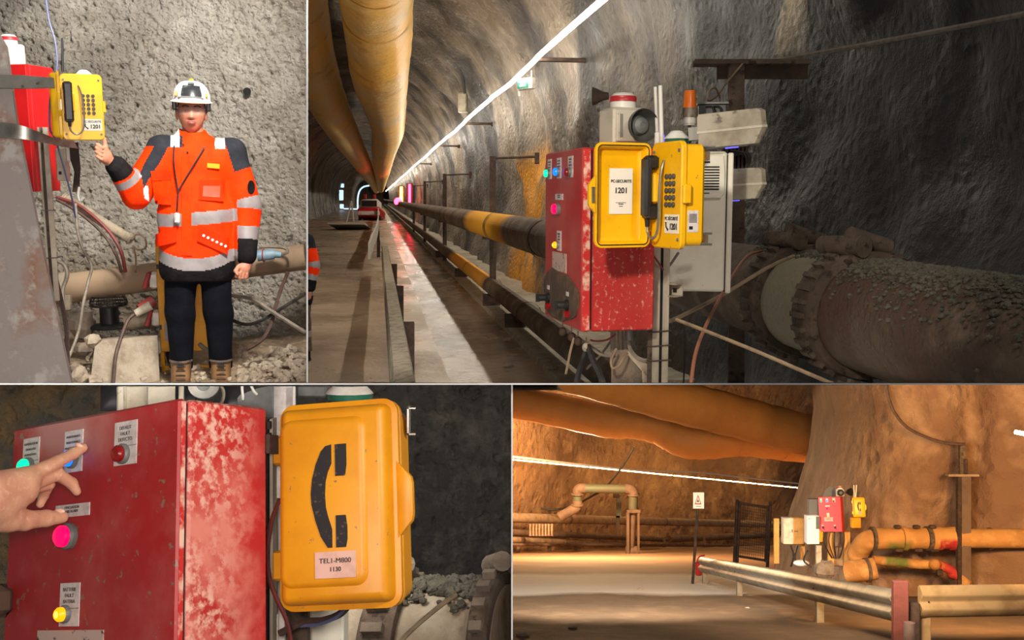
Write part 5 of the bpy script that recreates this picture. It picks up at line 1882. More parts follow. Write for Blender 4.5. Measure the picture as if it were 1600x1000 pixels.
MB().bbox(-.014, .008, 0, .02, 0, .05, .004, Matrix.Translation(P(1031, 232, 2.94))).build('mount', M_['white_plastic'], t, world=True)
MB().bbox(.006, .014, 0, .02, 0, .038, .003, Matrix.Translation(P(1031, 230, 2.94))).build('status_light', M_['blue_glow'], t, world=True)
stub_beacon(frame(2, P(1057, 226, 2.80), 10), 'green and white beacon on top of the open tunnel telephone', .86)
# amber beacon on its pole
t = thing('amber_beacon', 'amber beacon on a grey socket right of the white antennas', 'beacon', frame(2, P(1077, 196, 3.35), 0))
MB().lathe([(.019, 0), (.019, .004), (.021, .006), (.021, .026)], 18).build('socket', M_['white_plastic'], t)
MB().lathe([(.027, .026), (.027, .032), (.022, .058)], 18).build('dirty_collar', M_['clear_dirty'], t)
MB().lathe([(.0225, .056), (.018, .108), (.016, .112), (.002, .113)], 18).build('amber_lens', M_['amber'], t)
MB().box(-.031, -.021, -.012, .0, .024, .034).build('clip', M_['clear_dirty'], t)
MB().cyl((0, 0, -.20), (0, 0, 0), .006, n=8).build('pole', M_['black_plastic'], t)
t = thing('black_box', 'black box with cable glands behind the amber beacon', 'box', frame(2, P(1112, 206, 3.55), 8))
MB().bbox(-.045, .05, 0, .06, 0, .095, .004).build('case', M_['horn_dark'], t)
MB().box(-.05, .055, -.004, .064, .095, .102).build('lid', M_['grey_metal'], t)
for x in (-.02, .005):
    MB().tube(smooth_path([(x, -.002, .085), (x + .02, -.03, .08), (x + .028, -.03, .04), (x + .03, -.02, 0)], 4), .004, 6).build('cable', M_['cable_black'], t)
# floodlights
floodlight(frame(2, P(1147, 203, 3.2), 14, -5), 'upper grey floodlight leaning right from the rusty post', 1.0, 'grey floodlights on the rusty post')
floodlight(frame(2, P(1150, 289, 3.3), 10, -3), 'lower grey floodlight beside the white cabinet', .92, 'grey floodlights on the rusty post')
t = thing('lamp_ballast', 'dark ribbed bracket with cables between the two grey floodlights', 'bracket', frame(2, P(1150, 268, 3.5), 5))
for k in range(6):
    MB().box(-.035 + .013 * k, -.027 + .013 * k, 0, .05, 0, .085).build('rib', M_['rust_dark'], t)
MB().box(-.04, .045, .04, .06, -.01, .095).build('back_plate', M_['rust_dark'], t)
for k in range(3):
    MB().tube(smooth_path([(-.02, -.01, .07 - .01 * k), (.02 + .008 * k, -.02, .062), (.032 + .006 * k, -.02, .03), (.024, -.01, -.01)], 5), .004, 6).build('cable', M_['cable_black'], t)

# white cabinet with louvres
t = thing('white_cabinet', 'tall grey-white cabinet with slotted vent behind the open telephone', 'cabinet', frame(2, P(1131, 456, 3.1), 9))
W_, H_ = .185, .42
MB().bbox(-W_, 0, 0, .11, 0, H_, .006).build('body', M_['cabinet_white'], t)
MB().bbox(.003, .019, -.004, .11, -.004, H_ - .004, .003).build('door_edge', M_['cabinet_white'], t)
MB().box(.0, .004, .004, .1, 0, H_ - .01).build('door_gap', M_['dark_gap'], t)
vn = MB().plate([(-.145, H_ - .012), (-.01, H_ - .012), (-.006, H_ - .06), (-.006, H_ - .125), (-.016, H_ - .138), (-.13, H_ - .138), (-.145, H_ - .13)], -.012, .0, .005).build('vent_cover', M_['cabinet_white'], t)
for k in range(9):
    z = H_ - .048 - .0082 * k
    MB().box(-.115, -.022, -.0145, -.011, z, z + .0038).build('vent_slot', M_['dark_gap'], vn)
MB().box(-.10, -.05, -.0145, -.011, H_ - .034, H_ - .029).build('vent_handle', M_['dark_gap'], vn)
MB().box(-.075, -.068, -.0135, -.0115, H_ - .128, H_ - .118).build('maker_mark', M_['green_lens'], vn)
MB().box(-.066, -.05, -.0135, -.0115, H_ - .125, H_ - .122).build('maker_print', M_['ink_grey'], vn)
# telephone brackets seen against the cabinet
t = thing('strut_bracket', 'slotted steel channel bracket at the foot of the white cabinet', 'bracket', frame(2, P(1052, 462, 2.98), 40))
MB().box(-.03, .03, 0, .003, 0, .038).build('back', M_['channel'], t)
MB().box(-.03, .03, -.04, 0, 0, .003).build('bottom_flange', M_['channel'], t)
MB().box(-.03, .03, -.04, 0, .035, .038).build('top_flange', M_['channel'], t)
MB().box(.0, .012, -.0035, -.001, .01, .022).build('slot', M_['dark_gap'], t)
for k, py in enumerate((366, 383)):
    t2 = MB()
    pa = [P(1092, py, 2.95), P(1112, py - 1, 2.97)]
    t2.box(0, .042, 0, .02, 0, .005, Matrix.Translation(P(1090, py, 2.95)))
    tag(t2.build('mounting_tab', M_['steel']), ('upper', 'lower')[k] + ' of two steel tabs behind the lower telephone body', 'bracket', 'steel tabs behind the telephone')
t2 = MB().box(0, .062, 0, .03, 0, .004, Matrix.Translation(P(1085, 229, 2.95)))
tag(t2.build('mounting_tab', M_['steel_dull']), 'steel tab at the top of the open telephone next to the vent', 'bracket')

# strut post that carries everything
t = thing('strut_post', 'pale double strut post with wire ties below the open telephone', 'post', frame(2, P(1031, 603, 2.98), 10))
for x0, x1, mm in ((-.024, -.004, 'channel'), (.004, .022, 'channel'), (-.004, .004, 'dark_gap'), (-.038, -.024, 'rust')):
    MB().box(x0, x1, 0 if mm == 'channel' else .006, .03, -.01, .46).build('rail' if mm == 'channel' else 'web', M_[mm], t)
for z in (.075, .118, .16):
    MB().tube([(-.04, .0, z), (-.02, -.004, z - .002), (.025, -.004, z + .003), (.03, .01, z)], .0022, 5).build('wire_tie', M_['rust_dark'], t)

# cable bundle and box under the red cabinet
t = thing('trunking_cover', 'dusty sloping cable cover under the red tunnel cabinet', 'cable cover', P(985, 600, 3.05))
o = [(955, 548), (983, 546), (1016, 570), (1020, 604), (955, 604)]
MB().loft([[P(a, b, 3.02) for a, b in o], [P(a, b, 3.12) for a, b in o]]).build('shell', M_['stone'], t, world=True)
o2 = [(978, 552), (983, 548), (1016, 572), (1018, 604), (1004, 604), (1003, 580)]
MB().loft([[P(a, b, 3.005) for a, b in o2], [P(a, b, 3.03) for a, b in o2]]).build('ridge', M_['stone_pale'], t, world=True)
t = thing('conduit_bundle', 'bundle of grey conduits entering the bottom of the red tunnel cabinet', 'conduits', P(965, 548, 3.0))
for x0, x1, yb in ((957, 957, 550), (963, 962, 548), (969, 970, 548), (975, 977, 546)):
    MB().tube([P(x0, 510, 3.0), P(x1, yb, 3.03)], .0065, 8).build('conduit', M_['cable_grey'], t, world=True)
gl = MB().cyl(P(983, 512, 3.0), P(983, 532, 3.0), .011, n=10).build('gland', M_['grey_metal'], t, world=True)
for k, (px, py, z) in enumerate(((879, 518, 3.12), (893, 526, 3.05), (903, 533, 3.0), (916, 543, 2.95))):
    t = thing('hanging_plug', ('leftmost', 'second', 'third', 'largest')[k] + ' capped cable plug dangling under the red tunnel cabinet', 'plug', P(px, py, z), 'plugs under the red tunnel cabinet')
    MB().cyl(P(px, py - 16, z), P(px, py - 6, z), .0025, n=6).build('chain', M_['cable_tan'], t, world=True)
    MB().ball(P(px, py, z), (.012, .012, .014), 12, 8).build('cap', M_['rust_dark' if k < 3 else 'beige_dirty'], t, world=True)
cl = (('black_lead', [(918, 540, 2.95), (912, 560, 2.95), (905, 580, 2.92), (899, 604, 2.9)], .009, 'cable_black', 'thick black lead going down left from the largest plug'),
      ('black_lead', [(918, 540, 2.95), (926, 562, 2.93), (935, 580, 2.92), (944, 604, 2.9)], .010, 'cable_black', 'thick black lead going down right from the largest plug'),
      ('tan_rope', [(897, 528, 3.02), (892, 545, 3.02), (888, 565, 3.02), (884, 584, 3.0)], .004, 'cable_tan', 'thin tan rope hanging under the red tunnel cabinet'),
      ('grey_cable', [(922, 540, 3.0), (935, 552, 3.0), (950, 556, 3.0), (960, 552, 3.0)], .004, 'cable_grey', 'grey cable sagging from the plug to the conduits'),
      ('grey_cable', [(955, 532, 3.05), (942, 550, 3.05), (930, 563, 3.05), (916, 577, 3.05)], .004, 'cable_grey', 'grey cable slanting behind the black leads'),
      ('red_cable', [(962, 522, 2.98), (948, 531, 2.98), (932, 533, 2.98), (922, 531, 2.98)], .003, 'cable_red', 'thin red cable under the red tunnel cabinet'),
      ('loop_cable', [(963, 545, 2.97), (955, 562, 2.96), (957, 575, 2.95), (966, 572, 2.95), (974, 560, 2.96), (980, 552, 2.98)], .004, 'cable_tan', 'pale cable loop in front of the dusty cable cover'),
      ('curved_cable', [(981, 532, 3.0), (986, 548, 3.0), (998, 560, 3.0), (1012, 563, 3.0), (1018, 557, 3.0)], .006, 'cable_grey', 'grey cable curving from the gland to the strut post'),
      ('red_wire', [(1020, 398, 2.93), (1030, 412, 2.93), (1040, 428, 2.95)], .003, 'cable_red', 'dark red wire crossing the strut post below the telephone'),
      ('grey_wire', [(1060, 395, 2.92), (1050, 410, 2.95), (1042, 420, 2.96), (1042, 428, 2.97)], .004, 'cable_grey', 'grey wire bending below the telephone toward the post'),
      ('stay_rope', [(1044, 500, 3.0), (1056, 498, 3.1), (1130, 460, 3.5), (1200, 418, 3.6), (1240, 400, 3.75)], .0065, 'cable_tan', 'tan stay rope rising from the strut post to the pipe coupling'),
      ('stay_rope', [(1056, 499, 3.05), (1090, 512, 3.0), (1180, 548, 2.85), (1250, 578, 2.75), (1330, 612, 2.65)], .0055, 'cable_tan', 'tan stay rope falling right from the strut post under the pipe'),
      ('coral_cable', [(1190, 392, 4.5), (1168, 400, 4.2), (1145, 430, 3.7), (1125, 465, 3.4), (1100, 515, 3.2), (1086, 555, 3.1), (1079, 604, 3.0)], .006, 'cable_coral', 'coral cable arching from the thick pipe past the white cabinet'),
      ('black_wire', [(1069, 510, 3.3), (1070, 545, 3.3), (1068, 600, 3.25)], .003, 'cable_black', 'thin black wire hanging right of the strut post'),
      ('pipe_rope', [(1362, 403, 3.9), (1400, 408, 3.75), (1430, 420, 3.55), (1465, 432, 3.4)], .004, 'cable_tan', 'thin rope lying over the top of the rusty pipe'))
for nm, pts, r_, mm, lb in cl:
    cable(nm, pts, r_, mm, lb)
mark(2)


# ================================================================== place 3: the cabinet seen close
r3, f3, u3 = PLACE[3]
H3, W3, D3 = .553, .42, .172
rock_mat('red_scuffed_side', rgb(182, 32, 28), rgb(168, 36, 32), rgb(200, 92, 80), 5, 22, 60, .12, .004, rough=.55,
         patch=[(rgb(218, 168, 150), [('x', -1, -.9, -.435, -.40)], 70, (.46, .60)),
                (rgb(206, 120, 106), [('x', -1, -.9, -.40, -.38), ('z', -1, -.9, -.30, -.20)], 12, (.40, .62))])
rock_mat('red_dusty_front', rgb(172, 28, 30), rgb(162, 44, 44), rgb(176, 76, 72), 3, 9, 60, .10, .003, rough=.5,
         patch=[(rgb(132, 112, 92), [('x', -2, -1.9, 0, .1)], 48, (.62, .67)),
                (rgb(186, 128, 118), [('x', -2, -1.9, -.66, -.58), ('z', -.24, -.20, 0, .1)], 5, (.42, .62))])
M3 = frame(3, Vector((0, 0, 0)), 32.5, lean=-3.2)
C3 = P(281, 622, 1.5) - (M3 @ Vector((0, 0, H3)))
M3.translation = C3
cab3 = cabinet(M3, 'large red control cabinet in close-up with a hand on its buttons', W=W3, H=H3, D=D3, mats=('red_dusty_front', 'red_scuffed_side'), detail=2, lock=True, dt=.014)
for z in (.06, .48):
    MB().box(-.001, .004, D3 * .97, D3 + .02, z, z + .03, None).build('hinge', M_['rust_dark'], cab3)
# telephone with its lid shut
Mp = frame(3, Vector((0, 0, 0)), 9, lean=-3.0)
sc3 = .98
pc = P(632, 948, 1.575) - (Mp @ Vector((.2 * sc3 / 2, 0, 0)))
phone(frame(3, pc, 9, lean=-3.0), 'closed yellow telephone with a black handset sign right of the large red cabinet', sc3, None, 'yellow_worn', lid_note=('TEL1-M800', '1130'))
t = MB().box(0, .003, 0, .03, -.045, 0, Matrix.Translation(P(636, 637, 1.68)))
t.box(.0, .014, 0, .003, -.002, 0, Matrix.Translation(P(636, 637, 1.68)))
t.box(.0, .014, 0, .003, -.045, -.042, Matrix.Translation(P(636, 637, 1.68)))
tag(t.build('slotted_bracket', M_['steel']), 'small steel bracket at the upper right corner of the closed telephone', 'bracket')

# ---- hand reaching in from the left
def h3(px, py, y):
    return tuple(P(px, py, y))


hp = [('c', h3(-190, 850, 1.28), h3(-70, 800, 1.38), .040, .032, .03), ('c', h3(-70, 800, 1.38), h3(-30, 785, 1.42), .032, .033, .03),
      ('c', h3(-40, 778, 1.42), h3(36, 757, 1.475), .032, .022, .02), ('c', h3(-40, 795, 1.42), h3(12, 808, 1.465), .028, .019, .02),
      ('c', h3(-10, 765, 1.43), h3(46, 745, 1.485), .022, .0135, .012), ('c', h3(0, 785, 1.45), h3(38, 770, 1.48), .026, .017, .012),
      # index finger
      ('c', h3(44, 744, 1.485), h3(90, 722, 1.525), .0125, .0098, .006), ('c', h3(90, 722, 1.525), h3(114, 709, 1.555), .0098, .0088, .003), ('c', h3(114, 709, 1.555), h3(129, 700, 1.572), .0088, .0076, .003),
      # middle finger, bent down
      ('c', h3(40, 758, 1.485), h3(90, 741, 1.53), .0125, .0098, .005), ('c', h3(90, 741, 1.53), h3(112, 755, 1.55), .0096, .0086, .003), ('c', h3(112, 755, 1.55), h3(120, 768, 1.552), .0085, .0066, .003),
      # ring finger, curled behind
      ('c', h3(36, 764, 1.495), h3(76, 756, 1.535), .0115, .0092, .005), ('c', h3(76, 756, 1.535), h3(68, 774, 1.548), .0088, .0076, .003), ('c', h3(68, 774, 1.548), h3(63, 788, 1.545), .0076, .006, .003),
      # little finger
      ('c', h3(28, 772, 1.50), h3(56, 764, 1.545), .0100, .0080, .005), ('c', h3(56, 764, 1.545), h3(48, 780, 1.552), .0078, .0064, .003),
      # thumb
      ('c', h3(-5, 806, 1.455), h3(38, 813, 1.49), .0205, .0150, .012), ('c', h3(38, 813, 1.49), h3(72, 810, 1.525), .0142, .0122, .005), ('c', h3(72, 810, 1.525), h3(97, 808, 1.548), .0122, .0090, .004)]
V, Q = solid(hp, .0024, .012, .008)
hand = thing('person', 'bare hand pressing the blue and pink buttons of the large red cabinet', 'hand', P(-60, 800, 1.38))
np_build('hand', V, Q, M_['skin_close'], hand).data.transform(MATS[hand.name].inverted())
for (a, b, c_, r_) in ((124, 696, 1.561, .0048), (93, 799, 1.540, .0062)):
    MB().ball((0, 0, 0), (r_ * 1.3, r_ * .5, r_ * .7), 12, 8, Matrix.Translation(P(a, b, c_)) @ Matrix.Rotation(math.radians(25 if b < 750 else 0), 4, 'Y')).build('fingernail', M_['nail'], hand, world=True)

# ---- struts, hinges and devices behind the cabinet
t = thing('strut_post', 'pinkish flat post between the large red cabinet and the closed telephone', 'post', P(445, 760, 1.72))
MB().box(-.0, .037, 0, .004, -.19, 0, Matrix.Translation(P(428, 601.5, 1.72))).build('plate', M_['label_paper'], t, world=True)
MB().box(.034, .037, -.012, .004, -.19, 0, Matrix.Translation(P(428, 601.5, 1.72))).build('edge', M_['white_plastic'], t, world=True)
MB().box(.004, .016, .01, .03, -.45, -.13, Matrix.Translation(P(428, 601.5, 1.76))).build('white_rail', M_['white_plastic'], t, world=True)
t = thing('strut_rail', 'brown slotted rail along the right edge of the large red cabinet', 'rail', P(418, 1060, 1.70))
for x0, x1, mm, nm in ((0, .007, 'rust', 'lip'), (.007, .011, 'dark_gap', 'slot'), (.011, .016, 'channel', 'lip')):
    MB().box(x0, x1, 0, .03, -.45, 0, Matrix.Translation(P(411, 655, 1.69))).build(nm, M_[mm], t, world=True)
for py in (658, 676):
    MB().box(0, .014, -.012, .0, -.012, 0, Matrix.Translation(P(411, py, 1.68))).build('hinge_block', M_['rust_dark'], t, world=True)
m = MB().box(0, .05, 0, .02, -.19, 0, Matrix.Translation(P(436, 895, 1.78)))
tag(m.build('brown_backplate', M_['rust'], ), 'brown back plate under the closed telephone', 'plate')
m = MB().bbox(0, .064, 0, .06, -.16, 0, .004, Matrix.Translation(P(481, 935, 1.84)))
tag(m.build('white_cabinet', M_['cabinet_white']), 'corner of a white cabinet below the closed telephone', 'cabinet')
t = thing('siren', 'lower part of a beige siren behind the top of the large red cabinet', 'siren', P(235, 640, 1.85))
for (x0, x1, yb, y, mm, nm) in ((181, 191, 650, 1.8, 'beige_plastic', 'bracket'), (195, 228, 648, 1.82, 'beige_dirty', 'side_panel'), (228, 276, 645, 1.8, 'beige_plastic', 'housing')):
    s_ = y / F
    MB().bbox(0, (x1 - x0) * s_, 0, .05, -(yb - 601.5) * s_, 0, .004, Matrix.Translation(P(x0, 601.5, y))).build(nm, M_[mm], t, world=True)
MB().box(0, .05, .0, .02, -.05, 0, Matrix.Translation(P(157, 601.5, 1.95))).build('dark_back', M_['black_plastic'], t, world=True)
t = thing('horn', 'pale horn mouth above the edge of the large red cabinet', 'horn', P(318, 625, 1.66))
hm = []
for k in range(7):
    a = math.pi * k / 6
    hm.append((a, 0))
rings = []
for (rr_, y) in ((.0365, 1.70), (.030, 1.72), (.016, 1.74)):
    rings.append([P(318, 601.8, y) + Vector((-rr_ * .72 * math.cos(math.pi * k / 10), 0, -rr_ * .62 * math.sin(math.pi * k / 10))) for k in range(11)])
MB().loft(rings, False, False, closed=False).build('bell', M_['white_plastic'], t, world=True)
MB().loft([[p + Vector((0, .004, -.002)) for p in r_] for r_ in rings], False, True, closed=False).build('bell_back', M_['grey_metal'], t, world=True)
MB().box(0, .035, 0, .02, -.045, 0, Matrix.Translation(P(274, 601.5, 1.78))).build('shadow_box', M_['black_plastic'], t, world=True)  # black block painted in for the shaded gap beside the horn
MB().box(0, .008, 0, .005, -.03, 0, Matrix.Translation(P(279, 601.5, 1.70))).build('stay', M_['channel'], t, world=True)
MB().tube(smooth_path([P(343, 601.5, 1.75), P(349, 610, 1.75), P(349, 622, 1.75), P(344, 634, 1.75)], 4), .003, 6).build('lead', M_['cable_grey'], t, world=True)
m = MB().box(0, .03, 0, .02, -.05, 0, Matrix.Translation(P(350, 601.5, 1.85)))
tag(m.build('black_bracket', M_['black_plastic']), 'black bracket between the horn and the grey floodlight', 'bracket')
t = thing('floodlight', 'grey floodlight casing with hooks beside the pinkish post', 'floodlight', P(405, 650, 1.84))
o = [(371, 622), (375, 617), (402, 607), (428, 601.6), (428, 652), (371, 652)]
MB().loft([[P(a, b, 1.80) for a, b in o], [P(a, b, 1.88) for a, b in o]]).build('casing', M_['grey_metal'], t, world=True)
for pts in (((378, 602), (379, 615), (380, 625)), ((392, 602), (397, 612), (402, 617))):
    MB().tube([P(a, b, 1.785) for a, b in pts], .0025, 6).build('hook', M_['white_plastic'], t, world=True)
m = MB().bbox(0, .055, 0, .05, -.024, 0, .004, Matrix.Translation(P(463, 601.6, 1.9)))
tag(m.build('grey_box', M_['grey_metal']), 'grey box corner between the pinkish post and the beacon', 'box')
t = thing('beacon', 'base of a white and green beacon on the closed telephone', 'beacon', P(546, 622, 1.72))
s_ = 1.70 / F
MB().lathe([(36 * s_, 0), (37 * s_, 9 * s_)], 10, Matrix.Translation(P(546, 624, 1.70))).build('lens', M_['green_lens'], t, world=True)
MB().lathe([(38 * s_, 9 * s_), (36 * s_, 12 * s_), (27 * s_, 21 * s_)], 10, Matrix.Translation(P(546, 624, 1.70))).build('cap', M_['white_plastic'], t, world=True)
for nm, pts, r_, mm, lb in (
        ('red_cable', [(437, 780, 1.66), (424, 815, 1.66), (417, 860, 1.66), (420, 900, 1.66), (432, 935, 1.66), (448, 970, 1.66), (456, 1010, 1.66)], .0038, 'cable_red', 'dark red cable looping down between the large cabinet and the closed telephone'),
        ('brown_cable', [(545, 945, 1.66), (530, 960, 1.68), (505, 969, 1.70), (475, 972, 1.72), (436, 990, 1.72)], .0062, 'cable_brown', 'thick brown cable leaving the bottom of the closed telephone'),
        ('blue_cable', [(542, 946, 1.65), (526, 964, 1.67), (500, 975, 1.70), (470, 978, 1.72)], .003, 'cable_blue', 'thin bluish cable beside the thick brown one'),
        ('stay_rope', [(618, 1010, 2.2), (650, 978, 2.25), (690, 945, 2.3), (712, 930, 2.35)], .0055, 'cable_tan', 'tan rope crossing the gravel-covered pipe below the telephone')):
    cable(nm, pts, r_, mm, lb)

# ---- pipe with couplings at lower right
rock_mat('pipe_muddy', rgb(168, 154, 132), rgb(128, 104, 82), rgb(186, 176, 154), 2.0, 8, 40, .6, .01, rough=.9,
         patch=[(rgb(110, 72, 48), [('x', -2, -1, 2, 3)], 4, (.56, .66))])
a0_, b0_ = P(470, 1052, 2.75), P(798.5, 1050, 2.62)
ax = (b0_ - a0_).normalized()
t = thing('muddy_pipe', 'muddy pipe with cast couplings at lower right of the closed telephone', 'pipe', (a0_ + b0_) / 2)
MB().tube([a0_, b0_], .218, 44).build('pipe_run', M_['pipe_muddy'], t, world=True)
e2 = ax.cross(Vector((0, 0, 1))).normalized()
e3 = e2.cross(ax)


def ar3(s_, r_, a, al=0.0):
    return a0_ + ax * (s_ + al) + (e2 * math.cos(a) + e3 * math.sin(a)) * r_


L3 = (b0_ - a0_).length
for s_ in ((635 - 470) / 328.5 * L3, L3 - .028):
    hw = .045 if s_ < L3 - .05 else .026
    c = MB().loft([[ar3(s_, r_, 2 * math.pi * j / 44, al) for j in range(44)] for al, r_ in ((-hw, .22), (-hw, .245), (-hw * .7, .252), (hw * .7, .252), (hw, .245), (hw, .22))], False, False).build('coupling', M_['rust'], t, world=True)
    for j in range(26):
        a = 2 * math.pi * j / 26
        vs = [ar3(s_, ra, a + da, al) for da in (-.045, .045) for al, ra in ((-hw * .6, .248), (-hw * .6, .27), (hw * .6, .27), (hw * .6, .248))]
        MB().add(vs, [(0, 1, 2, 3), (7, 6, 5, 4), (0, 4, 5, 1), (1, 5, 6, 2), (2, 6, 7, 3)]).build('coupling_rib', M_['stone'], c, world=True, flat=True)
    MB().cyl(ar3(s_, .272, 2.0, -.03), ar3(s_, .285, 1.55, .03), .030, .026, 12).build('coupling_lug', M_['stone'], c, world=True)
m = MB()
for k in range(900):
    s_ = random.uniform((655 - 470) / 328.5 * L3, L3 - .06)
    a = random.gauss(1.75, .26)
    r_ = random.choice((.005, .007, .010, .014)) * random.uniform(.8, 1.2)
    m.rock(ar3(s_, .218 + r_ * .4 + .012 * random.random(), a), (r_, r_, r_ * .8), k % 41)
tag(m.build('gravel_crust', M_['debris'], flat=True), 'heap of wet gravel on the muddy pipe right of the telephone', 'gravel', kind='stuff')
mark(3)


# ================================================================== place 4: junction with guard rails
def duct4(label, pts, dia, m, every):
    path = [P(a, b, y) for a, b, y in pts]
    sp = smooth_path(path, 8)
    t = thing('air_duct', label, 'air duct', path[0])
    MB().tube(sp, [dia / 2 * (1 + .02 * math.sin(i * 1.7)) for i in range(len(sp))], 28, False).build('sleeve', M_[m], t, world=True)
    for i in range(every, len(sp) - 1, every):
        d = (sp[i + 1] - sp[i - 1]).normalized()
        MB().tube([sp[i] - d * .05, sp[i] + d * .05], dia / 2 * 1.02, 28, False).build('joint_band', M_[m], t, world=True)


duct4('lower sagging orange-lit air duct crossing the junction hall', [(760, 620, 46), (860, 639, 45), (950, 658, 44), (990, 659, 43.5), (1030, 668, 43), (1070, 688, 42.5), (1110, 690, 42.5), (1160, 686, 43), (1230, 694, 44), (1330, 706, 46)], 1.45, 'duct_far', 9)
duct4('upper straight air duct nearest the junction roof', [(830, 625 - 62, 33), (940, 592, 34), (1040, 622, 35), (1140, 648, 36), (1240, 674, 37), (1340, 698, 38)], 1.5, 'duct_far', 11)

# warm light tubes and the conduit above them
n4 = 7
for i in range(n4):
    x0, x1 = 790 + (1250 - 790) * i / n4, 790 + (1250 - 790) * (i + 1) / n4 - 3
    q = [P(x, 717 + (x - 790) * 45 / 455.0, wall4_y(x) - 4.6) for x in (x0, x1)]
    o = MB().tube(q, .03, 8).build('light_tube', M_['led_warm'])
    tag(o, ORD[i] + ' warm light tube from the left on the junction hall wall', 'light tube', 'warm light tubes on the hall wall')
cable('wall_conduit', [(790, 712, 53), (900, 725, 59), (1000, 735, 66), (1085, 738, 72), (1160, 746, 78), (1250, 756, 84)], .06, 'sheet_white', 'thin pale conduit above the warm light tubes', 'conduit')
o = MB().tube([P(1586, 675, 17.2), P(1612, 680, 17.0)], .035, 8).build('light_tube', M_['led_warm'])
tag(o, 'single warm light tube at the right edge of the junction wall', 'light tube')
cable('hall_cable', [(990, 700, 52), (975, 725, 53), (960, 745, 54), (942, 765, 55), (925, 775, 55), (900, 788, 56), (870, 796, 57), (845, 794, 57)], .06, 'cable_black', 'black cable sagging across the hall wall behind the pipe arch')

# pipes along the hall wall
def hall_pipe(label, p0, p1, r, dy, m):
    t = thing('hall_pipe', label, 'pipe', P(*p0, wall4_y(p0[0]) - dy))
    a, b = P(*p0, wall4_y(p0[0]) - dy), P(*p1, wall4_y(p1[0]) - dy)
    MB().tube([a, b], r, 18).build('pipe_run', M_[m], t, world=True)
    d = (b - a).normalized()
    for k in (.16, .42, .68, .9):
        c = a.lerp(b, k)
        MB().tube([c - d * .06, c + d * .06], r * 1.18, 18, False).build('clamp', M_['pipe_brown'], t, world=True)
    return t


hall_pipe('uppermost dusty pipe along the junction hall wall', (770, 808), (1260, 821), .26, 2.0, 'pipe_dusty')
hall_pipe('second dusty pipe from the top along the hall wall', (770, 830), (1040, 843), .17, 2.6, 'pipe_brown')
hall_pipe('third dusty pipe along the hall wall left of the arch', (770, 842), (1000, 852), .16, 3.0, 'pipe_dusty')
hall_pipe('right-hand dusty pipe along the hall wall behind the gate', (1045, 842), (1260, 833), .25, 2.4, 'pipe_brown')
hall_pipe('lowest thin rail pipe along the foot of the hall wall', (770, 851), (1260, 853), .08, 3.2, 'pipe_brown')
for k, (px, lb) in enumerate(((810, 'leftmost'), (858, 'second'), (900, 'third'), (1038, 'fourth'), (1100, 'fifth'))):
    y = wall4_y(px) - 3.4
    m = MB().box(-.09, .09, -.08, .08, 0, .75, Matrix.Translation(Vector(((px - 800) * y / F, y, -1.4 - .203125 * y))))
    tag(m.build('pipe_trestle', M_['pipe_brown']), lb + ' small trestle carrying the hall pipes', 'trestle', 'trestles under the hall pipes')
# arch pipe
t = thing('pipe_arch', 'green-grey pipe arch rising over the hall pipes', 'pipe arch', P(950, 862, 54))
ya = 54.0
MB().tube(smooth_path([P(874, 808, ya), P(890, 799, ya), P(901, 792, ya), P(902, 782, ya)], 5), .26, 16).build('lower_elbow', M_['pipe_brown'], t, world=True)
MB().tube([P(902, 788, ya), P(902, 772, ya)], .235, 16).build('riser', M_['green_pipe'], t, world=True)
MB().tube(smooth_path([P(902, 772, ya), P(903, 766, ya), P(907, 763, ya), P(914, 763, ya)], 5), .26, 16).build('elbow', M_['pipe_brown'], t, world=True)
MB().tube([P(910, 763, ya), P(980, 764, ya)], .235, 16).build('cross_run', M_['green_pipe'], t, world=True)
MB().tube(smooth_path([P(977, 764, ya), P(984, 764.5, ya), P(989, 768, ya), P(990, 774, ya)], 5), .27, 16).build('elbow', M_['pipe_brown'], t, world=True)
MB().tube([P(990, 772, ya), P(989, 798, ya)], .235, 16).build('downpipe', M_['green_pipe'], t, world=True)
MB().tube([P(989, 796, ya), P(985, 862, ya)], .20, 16).build('lower_downpipe', M_['pipe_brown'], t, world=True)
for px, py in ((902, 772), (902, 789), (990, 773)):
    MB().tube([P(px, py - 1, ya), P(px, py + 1, ya)], .34, 16).build('flange', M_['pipe_brown'], t, world=True)
for x0, x1, py0, py1 in ((979, 983, 796, 864), (996, 999, 796, 862)):
    MB().box(0, (x1 - x0) * ya / F, -.1, .1, -(py1 - py0) * ya / F, 0, Matrix.Translation(P(x0, py0, ya - .3))).build('support', M_['pipe_brown'], t, world=True)
MB().box(0, 21 * ya / F, -.12, .1, -.16, 0, Matrix.Translation(P(979, 796, ya - .3))).build('support_head', M_['pipe_brown'], t, world=True)
MB().cyl(P(978, 862, ya), P(996, 862, ya), .3, n=14).build('foot', M_['pipe_brown'], t, world=True)
t = thing('wall_hydrant', 'slim dark stand pipe on the hall wall inside the pipe arch', 'stand pipe', P(966, 830, 57))
MB().box(0, .28, 0, .2, -1.2, 0, Matrix.Translation(P(963, 775, 57))).build('column', M_['green_pipe'], t, world=True)
MB().box(-.1, .25, -.05, .2, -.1, .08, Matrix.Translation(P(961, 775, 57))).build('head', M_['rust_dark'], t, world=True)
MB().box(0, .2, 0, .2, -.9, 0, Matrix.Translation(P(963, 806, 57))).build('base', M_['rust_dark'], t, world=True)
t = thing('slatted_crate', 'brown slatted crate in front of the left hall pipes', 'crate', P(840, 842, 54))
for k in range(8):
    MB().box(0, .10, 0, .1, -.62, 0, Matrix.Translation(P(827 + k * 4.8, 819, 54))).build('slat', M_['pipe_dusty'], t, world=True)
for py in (820, 836):
    MB().box(0, 1.3, .1, .2, -.08, 0, Matrix.Translation(P(826, py, 54))).build('batten', M_['pipe_brown'], t, world=True)
